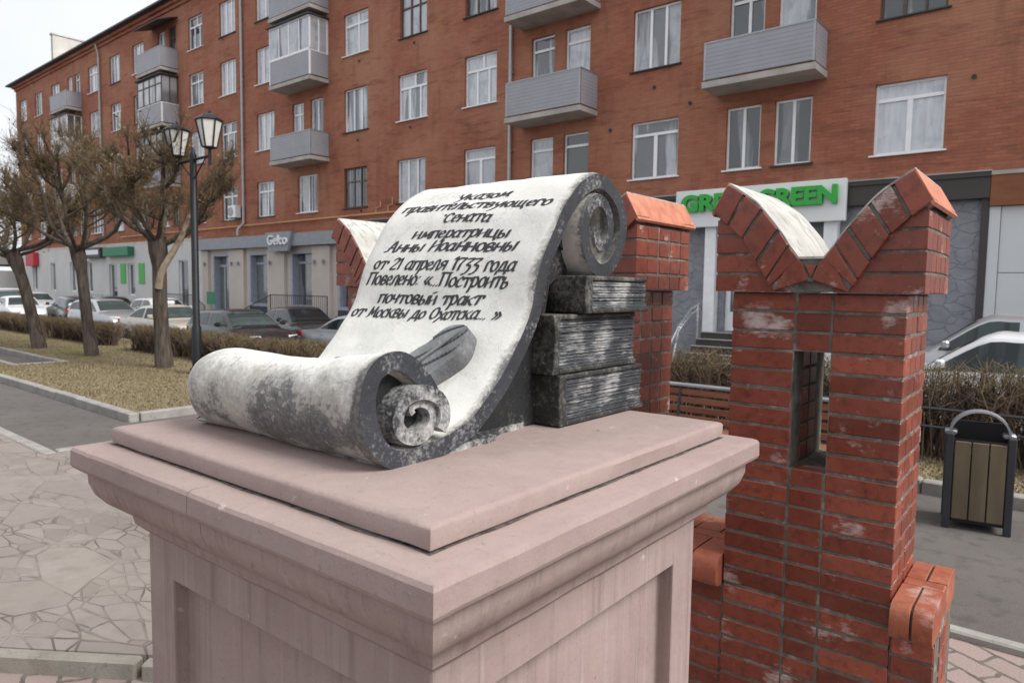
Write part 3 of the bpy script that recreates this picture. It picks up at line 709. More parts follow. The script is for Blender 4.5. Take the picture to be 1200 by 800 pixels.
    # ---- ground floor: pale left stretch
    def openings_wall(name, mat, x0, x1, z0, z1, y0, holes, th=.25):
        xs = sorted({x0, x1, *[h[0] for h in holes], *[h[1] for h in holes]}); zs = sorted({z0, z1, *[h[2] for h in holes], *[h[3] for h in holes]})
        mb = MB()
        for i in range(len(xs)-1):
            for k in range(len(zs)-1):
                cx, cz = (xs[i]+xs[i+1])/2, (zs[k]+zs[k+1])/2
                if any(h[0] < cx < h[1] and h[2] < cz < h[3] for h in holes): continue
                mb.add([(xs[i],y0,zs[k]),(xs[i+1],y0,zs[k]),(xs[i+1],y0,zs[k+1]),(xs[i],y0,zs[k+1])], [(0,1,2,3)])
        for h in holes:
            a, b, c, d = h[:4]
            for (p0, p1) in (((a,c),(b,c)),((b,c),(b,d)),((b,d),(a,d)),((a,d),(a,c))):
                mb.add([(p0[0],y0,p0[1]),(p1[0],y0,p1[1]),(p1[0],y0+th,p1[1]),(p0[0],y0+th,p0[1])], [(0,1,2,3)])
        mb.box(x0, x1, y0+.02, y0+.3, z1, z1+.06)
        return part(mb, name, mat)
    hl = [(-58.5,-57.5,1.3,3.3),(-54.7,-53.7,1.3,3.3),(-51.6,-50.7,1.3,3.3),(-62.4,-61.4,1.3,3.3),(-48.0,-46.8,.3,3.1),(-45.2,-44.2,1.2,3.1),(-38.6,-37.5,.5,3.2)]
    openings_wall('ground_floor_wall', M['paleg'], -65.02, -36.0, PZ, 4.1, HY-.06, hl)
    for h in hl:
        f = MB(); a, b, c, d = h; y = HY+.05
        for q in ((a,a+.07,c,d),(b-.07,b,c,d),(a+.07,b-.07,c,c+.07),(a+.07,b-.07,d-.07,d)): f.box(q[0], q[1], y, y+.08, q[2], q[3])
        fr = part(f, 'window', M['frame']); g = MB(); g.box(a+.03, b-.03, y+.04, y+.05, c+.03, d-.03); part(g, 'pane', M['pane_c'], fr)
    b = MB(); b.box(-65.02,-36, HY-.03, HY+.2, 4.162, 4.36); part(b, 'string_course', M['beige'])
    # ---- clothes shop front: beige pilasters, deep grey window boxes, grey fascia
    ho = [(-34.75,-33.0,.55,3.45),(-31.25,-29.55,.93,3.45),(-27.75,-26.05,.93,3.45),(-24.3,-23.2,.93,3.45)]
    openings_wall('shop_wall', M['beige'], -35.98, -22.9, PZ, 3.9, HY-.07, ho, .5)
    for a, b in ((-35.6,-35.05),(-33.0+.02,-31.6),(-29.5,-28.12),(-26.0,-24.75)):
        m = MB(); m.box(a, b, HY-.22, HY-.072, PZ, 3.62); 
        for k in range(1, 9): m.box(a+(b-a)*k/9-.01, a+(b-a)*k/9+.01, HY-.226, HY-.221, PZ, 3.6)
        part(m, 'pilaster', M['beige'])
    for i, (a, b, c, d) in enumerate(ho):
        f = MB(); y = HY-.10
        for q in ((a-.05,a+.10,c,d),(b-.10,b+.05,c,d),(a+.10,b-.10,c,c+.14),(a+.10,b-.10,d-.12,d)): f.box(q[0], q[1], y, HY+.34, q[2], q[3])
        f.box(a+.1, b-.1, HY+.2, HY+.30, c+(d-c)*.78, c+(d-c)*.82)
        if i == 0: f.box(a+.55, a+.66, HY+.2, HY+.28, c+.14, c+(d-c)*.78); f.box(b-.25, b-.14, HY+.2, HY+.28, c+.14, c+(d-c)*.78)
        fr = part(f, 'shop_window', M['lilac']); g = MB(); g.box(a+.05, b-.05, HY+.24, HY+.25, c+.05, d-.05); part(g, 'pane', M['shopdark'], fr)
        e = MB(); e.box(a-.06, b+.06, HY-.09, HY-.072, PZ+.1, c-.002); part(e, 'plinth', M['dksign'], fr)
    for x in (-35.3,-32.65,-32.0,-29.2,-25.75,-25.1):
        l = MB(); l.lathe([(.055,-.09),(.055,.09)], 10, M=Matrix.Translation((x,HY-.31,2.95))); l.box(x-.02,x+.02,HY-.27,HY-.221,2.93,2.97); part(l, 'wall_lamp', M['steel'])
    f = MB(); f.box(-36.0,-22.9, HY-.42, HY-.071, 3.66, 4.2); part(f, 'fascia', M['grey_fascia'])
    f = MB(); f.box(-36.02,-22.9, HY-.30, HY+.1, 4.202, 4.30); f.box(-36.02,-10.4,HY-.05,HY+.1,4.302,4.52); part(f, 'ledge', M['gas'] if False else M['facade'])
    # ---- stretch behind the monument, dark band, grey stone, white panels
    f = MB(); f.box(-22.89,-10.42, HY-.08, HY+.2, PZ, 3.93); part(f, 'ground_floor_wall', M['paleg'])
    ho = [(-7.62,-6.55,.9,3.35)]
    openings_wall('stone_cladding', M['stone'], -10.41, -1.98, PZ, 3.93, HY-.1, ho, .35)
    a, b, c, d = ho[0]; f = MB()
    for q in ((a,a+.12,c,d),(b-.12,b,c,d),(a+.12,b-.12,c,c+.5),(a+.12,b-.12,d-.12,d),(a+.12,b-.12,2.5,2.6)): f.box(q[0], q[1], HY+.05, HY+.15, q[2], q[3])
    dr = part(f, 'door', M['frame']); g = MB(); g.box(a+.05, b-.05, HY+.09, HY+.10, c+.1, d-.05); part(g, 'pane', M['shopdark'], dr)
    f = MB(); f.box(-22.89,-1.86, HY-.30, HY-.002, 3.962, 4.40); f.box(-22.89,-1.86, HY-.34, HY-.002, 4.402, 4.50); f.box(-2.0,-1.86, HY-.22,HY-.101,PZ,3.96); part(f, 'dark_band', M['dkbrown'])
    f = MB(); f.box(-22.89,-1.84, HY-.36, HY-.003, 4.502, 4.53); part(f, 'flashing', M['slab'])
    f = MB()
    f.box(-1.855, -1.66, HY-.20, HY-.01, PZ, 3.78)
    for i in range(8):
        for k, (z0, z1) in enumerate(((PZ,1.02),(1.035,2.40),(2.415,3.78))): f.box(-1.65+i*1.2, -.465+i*1.2, HY-.16, HY-.012, z0, z1)
    part(f, 'wall_panel', M['white_panel'])
    f = MB(); f.box(-1.85, 8, HY-.30, HY-.004, 3.79, 4.42); part(f, 'wood_fascia', M['woodpanel'])
    f = MB(); f.box(-1.85, 8, HY-.33, HY-.004, 4.422, 4.50); part(f, 'flashing', M['slab'])
    for x0 in (-8.08, -5.1):
        f = MB(); f.box(x0, x0+.30, HY-.36, HY-.11, PZ, 3.66); part(f, 'portal_post', M['frame'])
    # air conditioner and its bracket hang on the wall
    ac = MB(); ac.box(-32.65,-31.98, 17.62, 17.9, 5.15, 5.72); o = ac.build('air_conditioner', M['frame']); tag(o, 'white air conditioner box on the brick wall beside the drainpipe above the beige shop', 'air conditioner')
    fa = MB(); fa.lathe([(.22,0),(.22,.02),(.05,.025),(.05,.03)], 16, M=Matrix.Translation((-32.4,17.615,5.43)) @ Matrix.Rotation(RAD(90),4,'X')); f2 = fa.build('fan_grille', M['steel'], o)
    for bx in (-32.5,-32.15): br = MB(); br.box(bx,bx+.05,17.64,17.998,5.1,5.148); br.build('bracket', M['steel'], o)
apartment_house()
def text_mesh(s, size, depth, bold=0.0, name='lettering', mat=None, parent=None):
    cu = bpy.data.curves.new(name, 'FONT'); cu.body = s; cu.size = size; cu.extrude = depth/2; cu.offset = bold; cu.bevel_depth = 0
    ob = bpy.data.objects.new(name+'_curve', cu); C.objects.link(ob)
    me = bpy.data.meshes.new_from_object(ob.evaluated_get(bpy.context.evaluated_depsgraph_get()))
    C.objects.unlink(ob); bpy.data.objects.remove(ob); bpy.data.curves.remove(cu)
    me.name = name; me.materials.clear(); me.materials.append(mat)
    o = bpy.data.objects.new(name, me); C.objects.link(o); o.parent = parent; return o
def fit_x(o, x0, x1, y, z0, z1):
    co = np.array([v.co[:] for v in o.data.vertices]); lo = co.min(0); hi = co.max(0)
    sx = (x1-x0)/(hi[0]-lo[0]); sz = (z1-z0)/(hi[1]-lo[1])
    n = np.stack([x0+(co[:,0]-lo[0])*sx, y-(co[:,2]), z0+(co[:,1]-lo[1])*sz], 1)
    o.data.vertices.foreach_set('co', n.astype(np.float32).ravel()); o.data.update()
def shop_signs():
    y = HY-.52
    r = thing('shop_sign', 'white rectangular shop sign with large green capital letters', 'shop sign', (-6.85, y, 4.1))
    b = MB(); b.cbox(-2.02, 2.24, 0, .16, -.49, .48, .01); b.build('board', M['signw'], r)
    zb, zt = -.10, .35
    o = text_mesh('GRE', 1, .12, .05, 'lettering', M['green'], r); fit_x(o, -1.82, -.57, -.06, zb, zt)
    o = text_mesh('AGREEN', 1, .12, .05, 'lettering', M['green'], r); fit_x(o, -.22, 2.08, -.06, zb, zt)
    y = HY-.50
    r = thing('shop_sign', 'small grey plate with white lower case letters on the grey shop fascia', 'shop sign', (-28.03, y, 3.85))
    b = MB(); b.prism([(-1.05,.43),(-.78,-.42),(.72,-.42),(1.0,.43)], -.06, .07, 'y'); b.build('board', M['grey_fascia'], r)
    o = text_mesh('Gelco', 1, .08, .012, 'lettering', M['signw'], r); fit_x(o, -.78, .76, -.10, -.14, .30)
    for (x0, x1, z0, z1, m, lab) in ((-47.9,-44.2,3.55,4.1,'gsign','dark green shop board above a grey door'), (-51.2,-48.4,3.5,4.15,'dksign','dark shop board with a pale stripe beside the green board'),
                                     (-62.6,-60.9,3.1,4.1,'red','red shop board near the far end of the house')):
        b = MB(); b.cbox(x0, x1, HY-.45, HY-.08, z0, z1, .02); o = b.build('shop_sign', M[m]); tag(o, lab, 'shop sign')
        if m == 'dksign': q = MB(); q.box(x0+.3, x1-.2, HY-.458, HY-.452, z0+.2, z1-.15); q.build('panel', M['signw'], o)
    for x in (-46.2,-43.6):
        b = MB(); b.box(x, x+.75, HY-.10, HY-.062, 1.9, 3.1); o = b.build('poster', M['green']); tag(o, 'green poster %s the pale window of the ground floor' % ('left of' if x < -45 else 'right of'), 'poster')
shop_signs()

def railing(mb, pts, h=.95, n=4, r=.02):
    """handrail, mid rails and balusters along a polyline of floor points"""
    P = [Vector(p) for p in pts]
    for k in (1.0, .12): mb.tube([p+Vector((0,0,h*k)) for p in P], r, 6)
    for a, b in zip(P, P[1:]):
        L = (b-a).length; m = max(1, round(L/.14))
        for i in range(m+1):
            p = a.lerp(b, i/m); big = i in (0, m)
            mb.tube([p+Vector((0,0,-.02 if big else h*.12)), p+Vector((0,0,h))], r*1.1 if big else r*.45, 5 if big else 4, cap=False)
def stairs():
    # clothes-shop landing with steps rising to the right
    r = thing('entrance_stairs', 'dark steps with black railings rising to the beige clothes shop', 'stairs', (-27, 16.9, PZ+.14))
    s = MB(); zl = .72
    n = 6; x0, x1 = -1.7, .35; 
    for i in range(n): s.box(x0+(x1-x0)*i/n, x1+.001, -.75, .85, (zl)*i/n+.001, (zl)*(i+1)/n)
    s.box(x1+.002, 4.4, -.75, .85, .001, zl); s.build('steps', M['darksteps'], r)
    st = MB()
    for i in range(n): st.box(x0+(x1-x0)*i/n-.02, x0+(x1-x0)*i/n+.1, -.76, .8, zl*(i+1)/n+.002, zl*(i+1)/n+.02)
    st.build('tread', M['kerb'], r)
    q = MB(); railing(q, [(x0-.1,-.7,.05),(x1,-.7,zl),(4.3,-.7,zl)]); q.build('railing', M['iron'], r)
    r = thing('entrance_stairs', 'small landing with black railings at the left door of the beige shop', 'stairs', (-34.6, 16.9, PZ+.14))
    s = MB(); s.box(-2.0, 1.0, -.7, .85, .001, .6)
    for i in range(4): s.box(1.001, 1.0+.28*(4-i), -.7, .8, .6*i/5+.001, .6*(i+1)/5)
    s.build('steps', M['darksteps'], r)
    q = MB(); railing(q, [(-1.95,-.65,.6),(1.0,-.65,.6),(2.2,-.65,.1)]); q.build('railing', M['iron'], r)
    # steps to the white-framed door under the green sign
    r = thing('entrance_stairs', 'dark steps with curved bright handrails under the white sign with green letters', 'stairs', (-7.0, 16.6, PZ+.14))
    s = MB(); n = 6; top = 1.0
    for i in range(n): s.box(-1.0, 1.6, -.6+.28*i, 1.26, top*i/n+.001, top*(i+1)/n)
    s.build('steps', M['darksteps'], r)
    t = MB()
    for i in range(n): t.box(-1.0, 1.6, -.62+.28*i, -.5+.28*i, top*(i+1)/n+.001, top*(i+1)/n+.02)
    t.build('tread', M['slab'], r)
    for xx in (-1.15, 1.7):
        q = MB()
        for k in (0, .28):
            q.tube([(xx,-.85+k,.05),(xx,-.6+k,.75-k*.3),(xx,-.2,1.15-k*.4),(xx,.5,1.62-k*.5),(xx,1.0,1.75-k*.5)], .028, 8)
        q.tube([(xx,-.3,.1),(xx,-.3,1.05)], .025, 6); q.tube([(xx,.9,.6),(xx,.9,1.7)], .025, 6)
        q.build('handrail', M['chrome'], r, auto=40)
    r = thing('ramp_railing', 'grey steel railing along the ramp by the grey door', 'railing', (-47, 16.4, PZ+.14))
    q = MB()
    for zz in (.45,.75,1.05): q.tube([(-6,0,zz-.2),(-1.2,0,zz+.3),(3.5,0,zz+.3)], .022, 5)
    for xx in (-6,-4.5,-3,-1.2,.4,2,3.5): q.tube([(xx,0,0),(xx,0,1.05+(.3 if xx > -1.3 else -.2+.5*(xx+6)/4.8))], .025, 5)
    q.build('rails', M['steel'], r)
    s = MB(); s.prism([(-6,0),(-1.2,.55),(3.5,.55),(3.5,0)], .05, 1.3, 'y'); s.build('ramp', M['darksteps'], r)
    # notice board on a post
    b = MB(); b.tube([(0,0,0),(0,0,1.9)], .035, 6); o = b.build('notice_board', M['steel']); o.location = (-29.3, 15.0, PZ); tag(o, 'small green notice board on a thin grey post behind the cars', 'notice board')
    p = MB(); p.cbox(-.32,.32,-.05,.0,1.35,1.9,.01); p.build('panel', M['gsign'], o)
    # waste bag pair by the ramp
    k = MB(); k.lathe([(.18,0),(.27,.1),(.26,.5),(.24,.55)], 12); o = k.build('waste_bin', M['blue'], smooth=False); o.location = (-42.4,16.3,PZ+.14); tag(o, 'small dark blue bin with a white top by the ramp railing', 'bin')
    k = MB(); k.lathe([(.28,.552),(.29,.8),(.2,.95)], 12); k.build('lid', M['signw'], o)
stairs()
def far_things():
    b = MB(); b.box(-135,-95,40,58,PZ,17.3); o = b.build('far_building', M['farhouse']); tag(o, 'distant grey flat block beyond the far end of the brick house', 'building')
    k = MB(); k.prism([(39.4,17.302),(49,20.5),(58.6,17.302)], -136, -94, 'x'); k.build('roof', M['roofm'], o)
    r = thing('kiosk', 'low pale kiosk with a red and white awning beyond the house', 'kiosk', (-76, 17.5, PZ))
    k = MB(); k.box(-6,5,0,4,0,3.1); k.build('walls', M['paleg'], r)
    k = MB(); k.prism([(-1.4,2.75),(-1.4,3.0),(0,3.6),(0,3.3)], -6.2, 5.2, 'x'); k.build('awning', M['red'], r)
    k = MB(); k.box(-6.2,5.2,-1.43,-1.402,2.5,2.98); k.build('valance', M['signw'], r)
    k = MB(); k.box(-6.1,5.1,-.02,4.1,3.62,4.6); k.build('roof', M['chim'], r)
far_things()

# ================================================================== THE MONUMENT
def catmull(P, k=8, closed=False):
    P = [Vector(p) for p in P]; out = []
    for i in range(len(P)-1):
        p0 = P[max(i-1, 0)]; p1 = P[i]; p2 = P[i+1]; p3 = P[min(i+2, len(P)-1)]
        for j in range(k):
            t = j/k
            out.append(.5*((2*p1)+(p2-p0)*t+(2*p0-5*p1+4*p2-p3)*t*t+(3*p1-p0-3*p2+p3)*t**3))
    out.append(P[-1]); return out

def square_sweep(prof, n=14, jit=.0012, seed=0, closed_top=True):
    """mitred square moulding from (half width, z) pairs, each side cut into n so that the hand-laid edges can waver"""
    mb = MB(); k = len(prof); ring = []
    for (h, z) in prof:
        row = []
        for side in range(4):
            for i in range(n):
                t = -1+2*i/n
                x, y = ((t, -1), (1, t), (-t, 1), (-1, -t))[side]
                p = Vector((x*h, y*h, z)); q = p*9+Vector((seed, 0, 0))
                p += Vector((noise.noise(q), noise.noise(q+Vector((7,3,1))), noise.noise(q+Vector((2,8,5)))*.8))*jit*2
                row.append(len(mb.v)); mb.v.append(tuple(p))
        ring.append(row)
    m = 4*n
    for a, b in zip(ring, ring[1:]):
        for i in range(m): mb.f.append((a[i], a[(i+1) % m], b[(i+1) % m], b[i])); mb.mi.append(0)
    mb.f.append(tuple(reversed(ring[0]))); mb.mi.append(0)
    if closed_top: mb.f.append(tuple(ring[-1])); mb.mi.append(0)
    return mb

def pedestal():
    r = thing('pedestal', 'pink plastered pedestal with recessed panels and a two-step top carrying the stone scroll', 'pedestal', mon(-1.274, 1.276), TH)
    mb = square_sweep([(.548,1.5535),(.556,1.556),(.5575,1.586),(.553,1.592),(.546,1.5945)], 22, .0010, 3)
    for i, v in enumerate(mb.v): mb.v[i] = (v[0]-.014, v[1]+.007, v[2])
    mb.build('top_slab', M['plaster'], r, auto=40)
    mb = square_sweep([(.505,1.335),(.522,1.352),(.527,1.378),(.545,1.392),(.566,1.404),(.586,1.428),(.597,1.458),(.598,1.479),(.606,1.488),(.614,1.491),(.622,1.497),(.6255,1.505),(.6245,1.540),(.620,1.547),(.611,1.5505)], 22, .0010, 8)
    mb.build('cornice', M['plaster'], r, auto=24)
    g = square_sweep([(.551,1.5512),(.560,1.5520)], 90, .0030, 5, closed_top=False)
    for i, v in enumerate(g.v): g.v[i] = (v[0]-.014, v[1]+.007, max(1.5515, min(1.5535, v[2])))
    g.f = [f for f in g.f if len(f) == 4]; g.mi = [0]*len(g.f); g.build('joint', M['grime'], r)
    s = MB(); h = .5; e = .125; d = .042; zt, zb, top = 1.24, .30, 1.345
    for k in range(4):
        R = Matrix.Rotation(k*math.pi/2, 4, 'Z')
        O = [(-h,-h,0),(h,-h,0),(h,-h,top),(-h,-h,top)]; I = [(-h+e,-h,zb),(h-e,-h,zb),(h-e,-h,zt),(-h+e,-h,zt)]; D = [(x,-h+d,z) for x, y, z in I]
        s.add([tuple(R @ Vector(p)) for p in O+I+D], [(0,1,5,4),(1,2,6,5),(2,3,7,6),(3,0,4,7),(4,5,9,8),(5,6,10,9),(6,7,11,10),(7,4,8,11),(8,9,10,11)])
    s.add([(-h,-h,top),(h,-h,top),(h,h,top),(-h,h,top)], [(0,1,2,3)])
    bm = bmesh.new(); 
    o = s.build('shaft', M['plaster'], r)
    bm.free(); bm = bmesh.new(); bm.from_mesh(o.data); bmesh.ops.remove_doubles(bm, verts=bm.verts, dist=1e-5)
    bmesh.ops.recalc_face_normals(bm, faces=bm.faces); bm.to_mesh(o.data); bm.free()
    b = o.modifiers.new('bevel', 'BEVEL'); b.width = .006; b.segments = 2; b.limit_method = 'ANGLE'
pedestal()

SX, SY, SZ = -1.375, 1.2, 1.5945
LOW = [(.977+(.014+.060*(i/26)**.42)*math.cos(RAD(150-i*21)), 1.688+(.014+.060*(i/26)**.42)*.80*math.sin(RAD(150-i*21))) for i in range(27)]
# outer turn of the front roll, then under it and up the written sheet, over the top and into the upper volute
OUT = [(1.034,1.690),(1.010,1.735),(.975,1.778),(.938,1.802),(.902,1.803),(.872,1.787),(.854,1.75),(.854,1.70),(.872,1.655),(.905,1.622),(.96,1.612),(1.04,1.617),(1.115,1.638),(1.16,1.658),(1.213,1.698),(1.262,1.746),(1.315,1.812),(1.367,1.888),(1.404,1.995),(1.450,2.078),(1.485,2.137),(1.530,2.182),(1.576,2.218),(1.637,2.243),(1.70,2.236),(1.748,2.210),(1.780,2.168),(1.783,2.112),(1.755,2.052),(1.715,2.010),(1.662,1.999),(1.612,2.028),(1.583,2.084),(1.586,2.140),(1.616,2.182),(1.662,2.192),(1.698,2.172),(1.716,2.130),(1.704,2.086),(1.670,2.066),(1.640,2.084),(1.638,2.118)]
class Band:
    """a long strip of given thickness following a curve in the y-z plane, x0(v)..x1(v) wide"""
    def __init__(s, pts, thick, x0, x1, k=8):
        s.c = [Vector((p.x-SY, p.y-SZ)) for p in catmull([Vector((a, b)) for a, b in pts], k)]
        n = len(s.c); s.n = []
        for i in range(n):
            d = (s.c[min(i+1, n-1)]-s.c[max(i-1, 0)]).normalized(); s.n.append(Vector((-d.y, d.x)))
        s.t = thick; s.x0 = x0; s.x1 = x1; s.N = n; s.roll = True
        s.len = [0]
        for a, b in zip(s.c, s.c[1:]): s.len.append(s.len[-1]+(b-a).length)
    def at(s, x, fi, off):
        i = int(min(max(fi, 0), s.N-1.001)); t = fi-i
        c = s.c[i].lerp(s.c[i+1], t); nn = s.n[i].lerp(s.n[i+1], t).normalized()
        q = Vector((x*5, c.x*6, c.y*6))
        dd = noise.noise(q)*.006+noise.noise(q*3.1)*.0022
        c = c+nn*(off+dd)
        # the front roll is thickest at its carved end, slumps along its length and closes round at the far end
        w_ = max(0, min(1, (-.13-c.x)/.08)) if s.roll else 0
        if w_ > 0:
            h = float(np.interp(x, [-.34,-.225,-.10,.0,.10,.175,.27,.355], [.83,.855,.845,.845,.855,.88,.95,1.0]))
            e = max(0, min(1, (-.235-x)/.115)); rd = math.sqrt(1-.42*e*e)
            y2 = -.255+(c.x+.255)*(rd if c.y > .02 else 1); z2 = c.y*h; z2 = .075+(z2-.075)*rd if z2 > .075 else z2
            c = Vector((c.x+(y2-c.x)*w_, c.y+(z2-c.y)*w_))
        return Vector((x, c.x, c.y))
    def mesh(s, nx=44):
        mb = MB(); rows = []
        for i in range(s.N):
            f = i/(s.N-1); a, b = s.x0(f), s.x1(f); th = s.t(f)/2
            rf = []; rb = []
            for j in range(nx+1):
                u = j/nx; x = a+(b-a)*u
                e = min(u, 1-u)*(b-a); rd = min(1, e/.006) if e < .006 else 1
                off = th*(.80+.20*math.sqrt(max(0, rd)))
                rf.append(len(mb.v)); mb.v.append(tuple(s.at(x, i, off))); 
            for j in range(nx+1):
                u = j/nx; x = a+(b-a)*u
                rb.append(len(mb.v)); mb.v.append(tuple(s.at(x, i, -th)))
            rows.append((rf, rb))
        for i in range(s.N-1):
            (f0, b0), (f1, b1) = rows[i], rows[i+1]
            for j in range(nx):
                mb.f.append((f0[j], f0[j+1], f1[j+1], f1[j])); mb.mi.append(0)
                mb.f.append((b0[j], b1[j], b1[j+1], b0[j+1])); mb.mi.append(0)
            mb.f.append((f0[nx], b0[nx], b1[nx], f1[nx])); mb.mi.append(1)
            mb.f.append((f0[0], f1[0], b1[0], b0[0])); mb.mi.append(1)
        for k in (0, -1):
            rf, rb = rows[k]; mb.f.append(tuple(rf)+tuple(reversed(rb))); mb.mi.append(1)
        return mb

NIB = None
def ell(cx, cy, rx, ry, a0=90, a1=450, n=14): return [(cx+rx*math.cos(RAD(a0+(a1-a0)*i/n)), cy+ry*math.sin(RAD(a0+(a1-a0)*i/n))) for i in range(n+1)]
G = {
 'о': (.82, [ell(.4,.5,.32,.5)]), 'а': (.92, [[(.72,1),(.7,.1),(.85,0)],[(.7,.85),(.35,1),(.1,.5),(.2,.05),(.45,.05),(.7,.4)]]),
 'к': (.86, [[(.12,1.05),(.12,-.02)],[(.78,1),(.2,.52)],[(.3,.58),(.6,.1),(.82,-.02)]]), 'з': (.74, [[(.1,.95),(.6,1),(.3,.6),(.62,.45),(.6,.05),(.25,-.2),(.02,-.12)]]),
 'м': (1.12, [[(.02,0),(.2,.1),(.25,1),(.55,.25),(.9,1.02),(.92,.1),(1.08,0)]]), 'у': (.86, [[(.1,1),(.2,.55),(.5,.4)],[(.78,1.02),(.55,.2),(.3,-.35),(.05,-.55)]]),
 'п': (.94, [[(.12,0),(.15,.95)],[(.0,.97),(.92,1.0)],[(.76,1),(.76,0)]]), 'р': (.86, [[(.2,1),(.16,0),(.02,-.6)],[(.18,.8),(.5,1.02),(.76,.6),(.55,.02),(.18,.12)]]),
 'в': (.8, [[(.14,0),(.14,1),(.55,.98),(.6,.72),(.18,.55)],[(.2,.55),(.66,.45),(.62,.06),(.12,0)]]), 'и': (.92, [[(.12,1.02),(.12,0)],[(.76,1.02),(.76,0)],[(.12,.3),(.76,.72)]]),
 'й': (.92, [[(.12,1.02),(.12,0)],[(.76,1.02),(.76,0)],[(.12,.3),(.76,.72)],[(.3,1.32),(.62,1.4)]]), 'т': (.86, [[(.0,.78),(.04,1),(.84,1),(.88,.74)],[(.44,1),(.42,-.02)]]),
 'е': (.76, [[(.16,.46),(.62,.62),(.5,.98),(.2,.85),(.1,.4),(.3,.02),(.7,.16)]]), 'л': (.88, [[(.0,.0),(.2,.1),(.34,1),(.72,1),(.72,0),(.84,.02)]]),
 'ь': (.78, [[(.16,1.02),(.14,.02),(.55,.0),(.66,.3),(.5,.56),(.16,.48)]]), 'ы': (1.12, [[(.16,1.02),(.14,.02),(.5,.0),(.6,.3),(.45,.56),(.16,.48)],[(.95,1.02),(.93,0)]]),
 'с': (.74, [[(.66,.8),(.45,1.02),(.12,.7),(.12,.2),(.36,0),(.68,.14)]]), 'ю': (1.12, [[(.12,1.02),(.12,0)],[(.12,.5),(.42,.5)],ell(.7,.5,.28,.5)]),
 'щ': (1.22, [[(.1,1.02),(.12,.02),(1.0,.02),(1.1,-.35)],[(.52,1),(.52,.03)],[(.93,1),(.93,.03)]]), 'г': (.68, [[(.16,0),(.16,1),(.6,1),(.64,.76)]]),
 'н': (.92, [[(.12,1.02),(.12,0)],[(.76,1.02),(.76,0)],[(.12,.5),(.76,.55)]]), 'ц': (.98, [[(.12,1.02),(.12,.02),(.8,.02),(.9,-.4)],[(.74,1),(.74,.03)]]),
 'ч': (.84, [[(.1,1),(.16,.5),(.66,.52)],[(.68,1.02),(.66,0)]]), 'д': (.98, [[(.2,.1),(.42,1),(.7,1),(.74,.1)],[(.02,-.32),(.08,.06),(.92,.06),(.96,-.3)]]),
 'х': (.84, [[(.1,1),(.72,.05),(.82,0)],[(.78,1),(.02,-.45)]]), 'я': (.84, [[(.7,1.02),(.68,0)],[(.68,.95),(.3,1),(.16,.72),(.4,.5),(.66,.5)],[(.42,.5),(.06,0)]]),
 'У': (.95, [[(.1,1.3),(.3,.6),(.6,.5)],[(.9,1.35),(.6,.2),(.3,-.3),(.08,-.4)]]), 'С': (.92, [[(.86,1.1),(.5,1.38),(.12,.9),(.14,.3),(.45,0),(.86,.22)],[(-.25,1.25),(-.15,1.05)]]),
 'А': (1.1, [[(-.05,0),(.2,.12),(.58,1.45),(.92,.05),(1.05,0)],[(.2,.5),(.8,.55)]]), 'И': (1.05, [[(.14,1.4),(.14,0)],[(.88,1.4),(.88,0)],[(.14,.4),(.88,1.0)]]),
 'П': (1.1, [[(.14,0),(.16,1.4)],[(-.05,1.4),(1.05,1.42)],[(.88,1.4),(.88,0)]]), 'М': (1.3, [[(.05,0),(.22,.1),(.3,1.4),(.65,.35),(1.05,1.42),(1.1,.1),(1.25,0)]]),
 'О': (1.0, [ell(.48,.68,.4,.72)]), '2': (.86, [[(.1,1.15),(.35,1.42),(.7,1.25),(.6,.8),(.08,.04),(.8,.02)]]), '1': (.5, [[(.08,1.15),(.32,1.4),(.3,0)]]),
 '7': (.8, [[(.04,1.2),(.08,1.4),(.76,1.4),(.4,.7),(.34,0)]]), '3': (.82, [[(.08,1.35),(.74,1.38),(.3,.7),(.66,.55),(.7,.1),(.4,-.35),(.12,-.4)]]),
 '.': (.34, [[(.1,.02),(.16,.08)]]), ':': (.36, [[(.12,.1),(.18,.16)],[(.14,.85),(.2,.91)]]), ' ': (.62, []), "'": (.4, [[(.15,1.4),(.12,1.15)]]),
 '«': (.9, [[(.42,.95),(.1,.5),(.4,.1)],[(.82,.95),(.5,.5),(.8,.1)]]), '»': (.9, [[(.1,.95),(.42,.5),(.12,.1)],[(.5,.95),(.82,.5),(.52,.1)]]) }
def hull(P):
    P = sorted(set((round(x, 6), round(y, 6)) for x, y in P))
    def half(Q):
        h = []
        for p in Q:
            while len(h) > 1 and (h[-1][0]-h[-2][0])*(p[1]-h[-2][1])-(h[-1][1]-h[-2][1])*(p[0]-h[-2][0]) <= 0: h.pop()
            h.append(p)
        return h
    return half(P)[:-1]+half(P[::-1])[:-1]
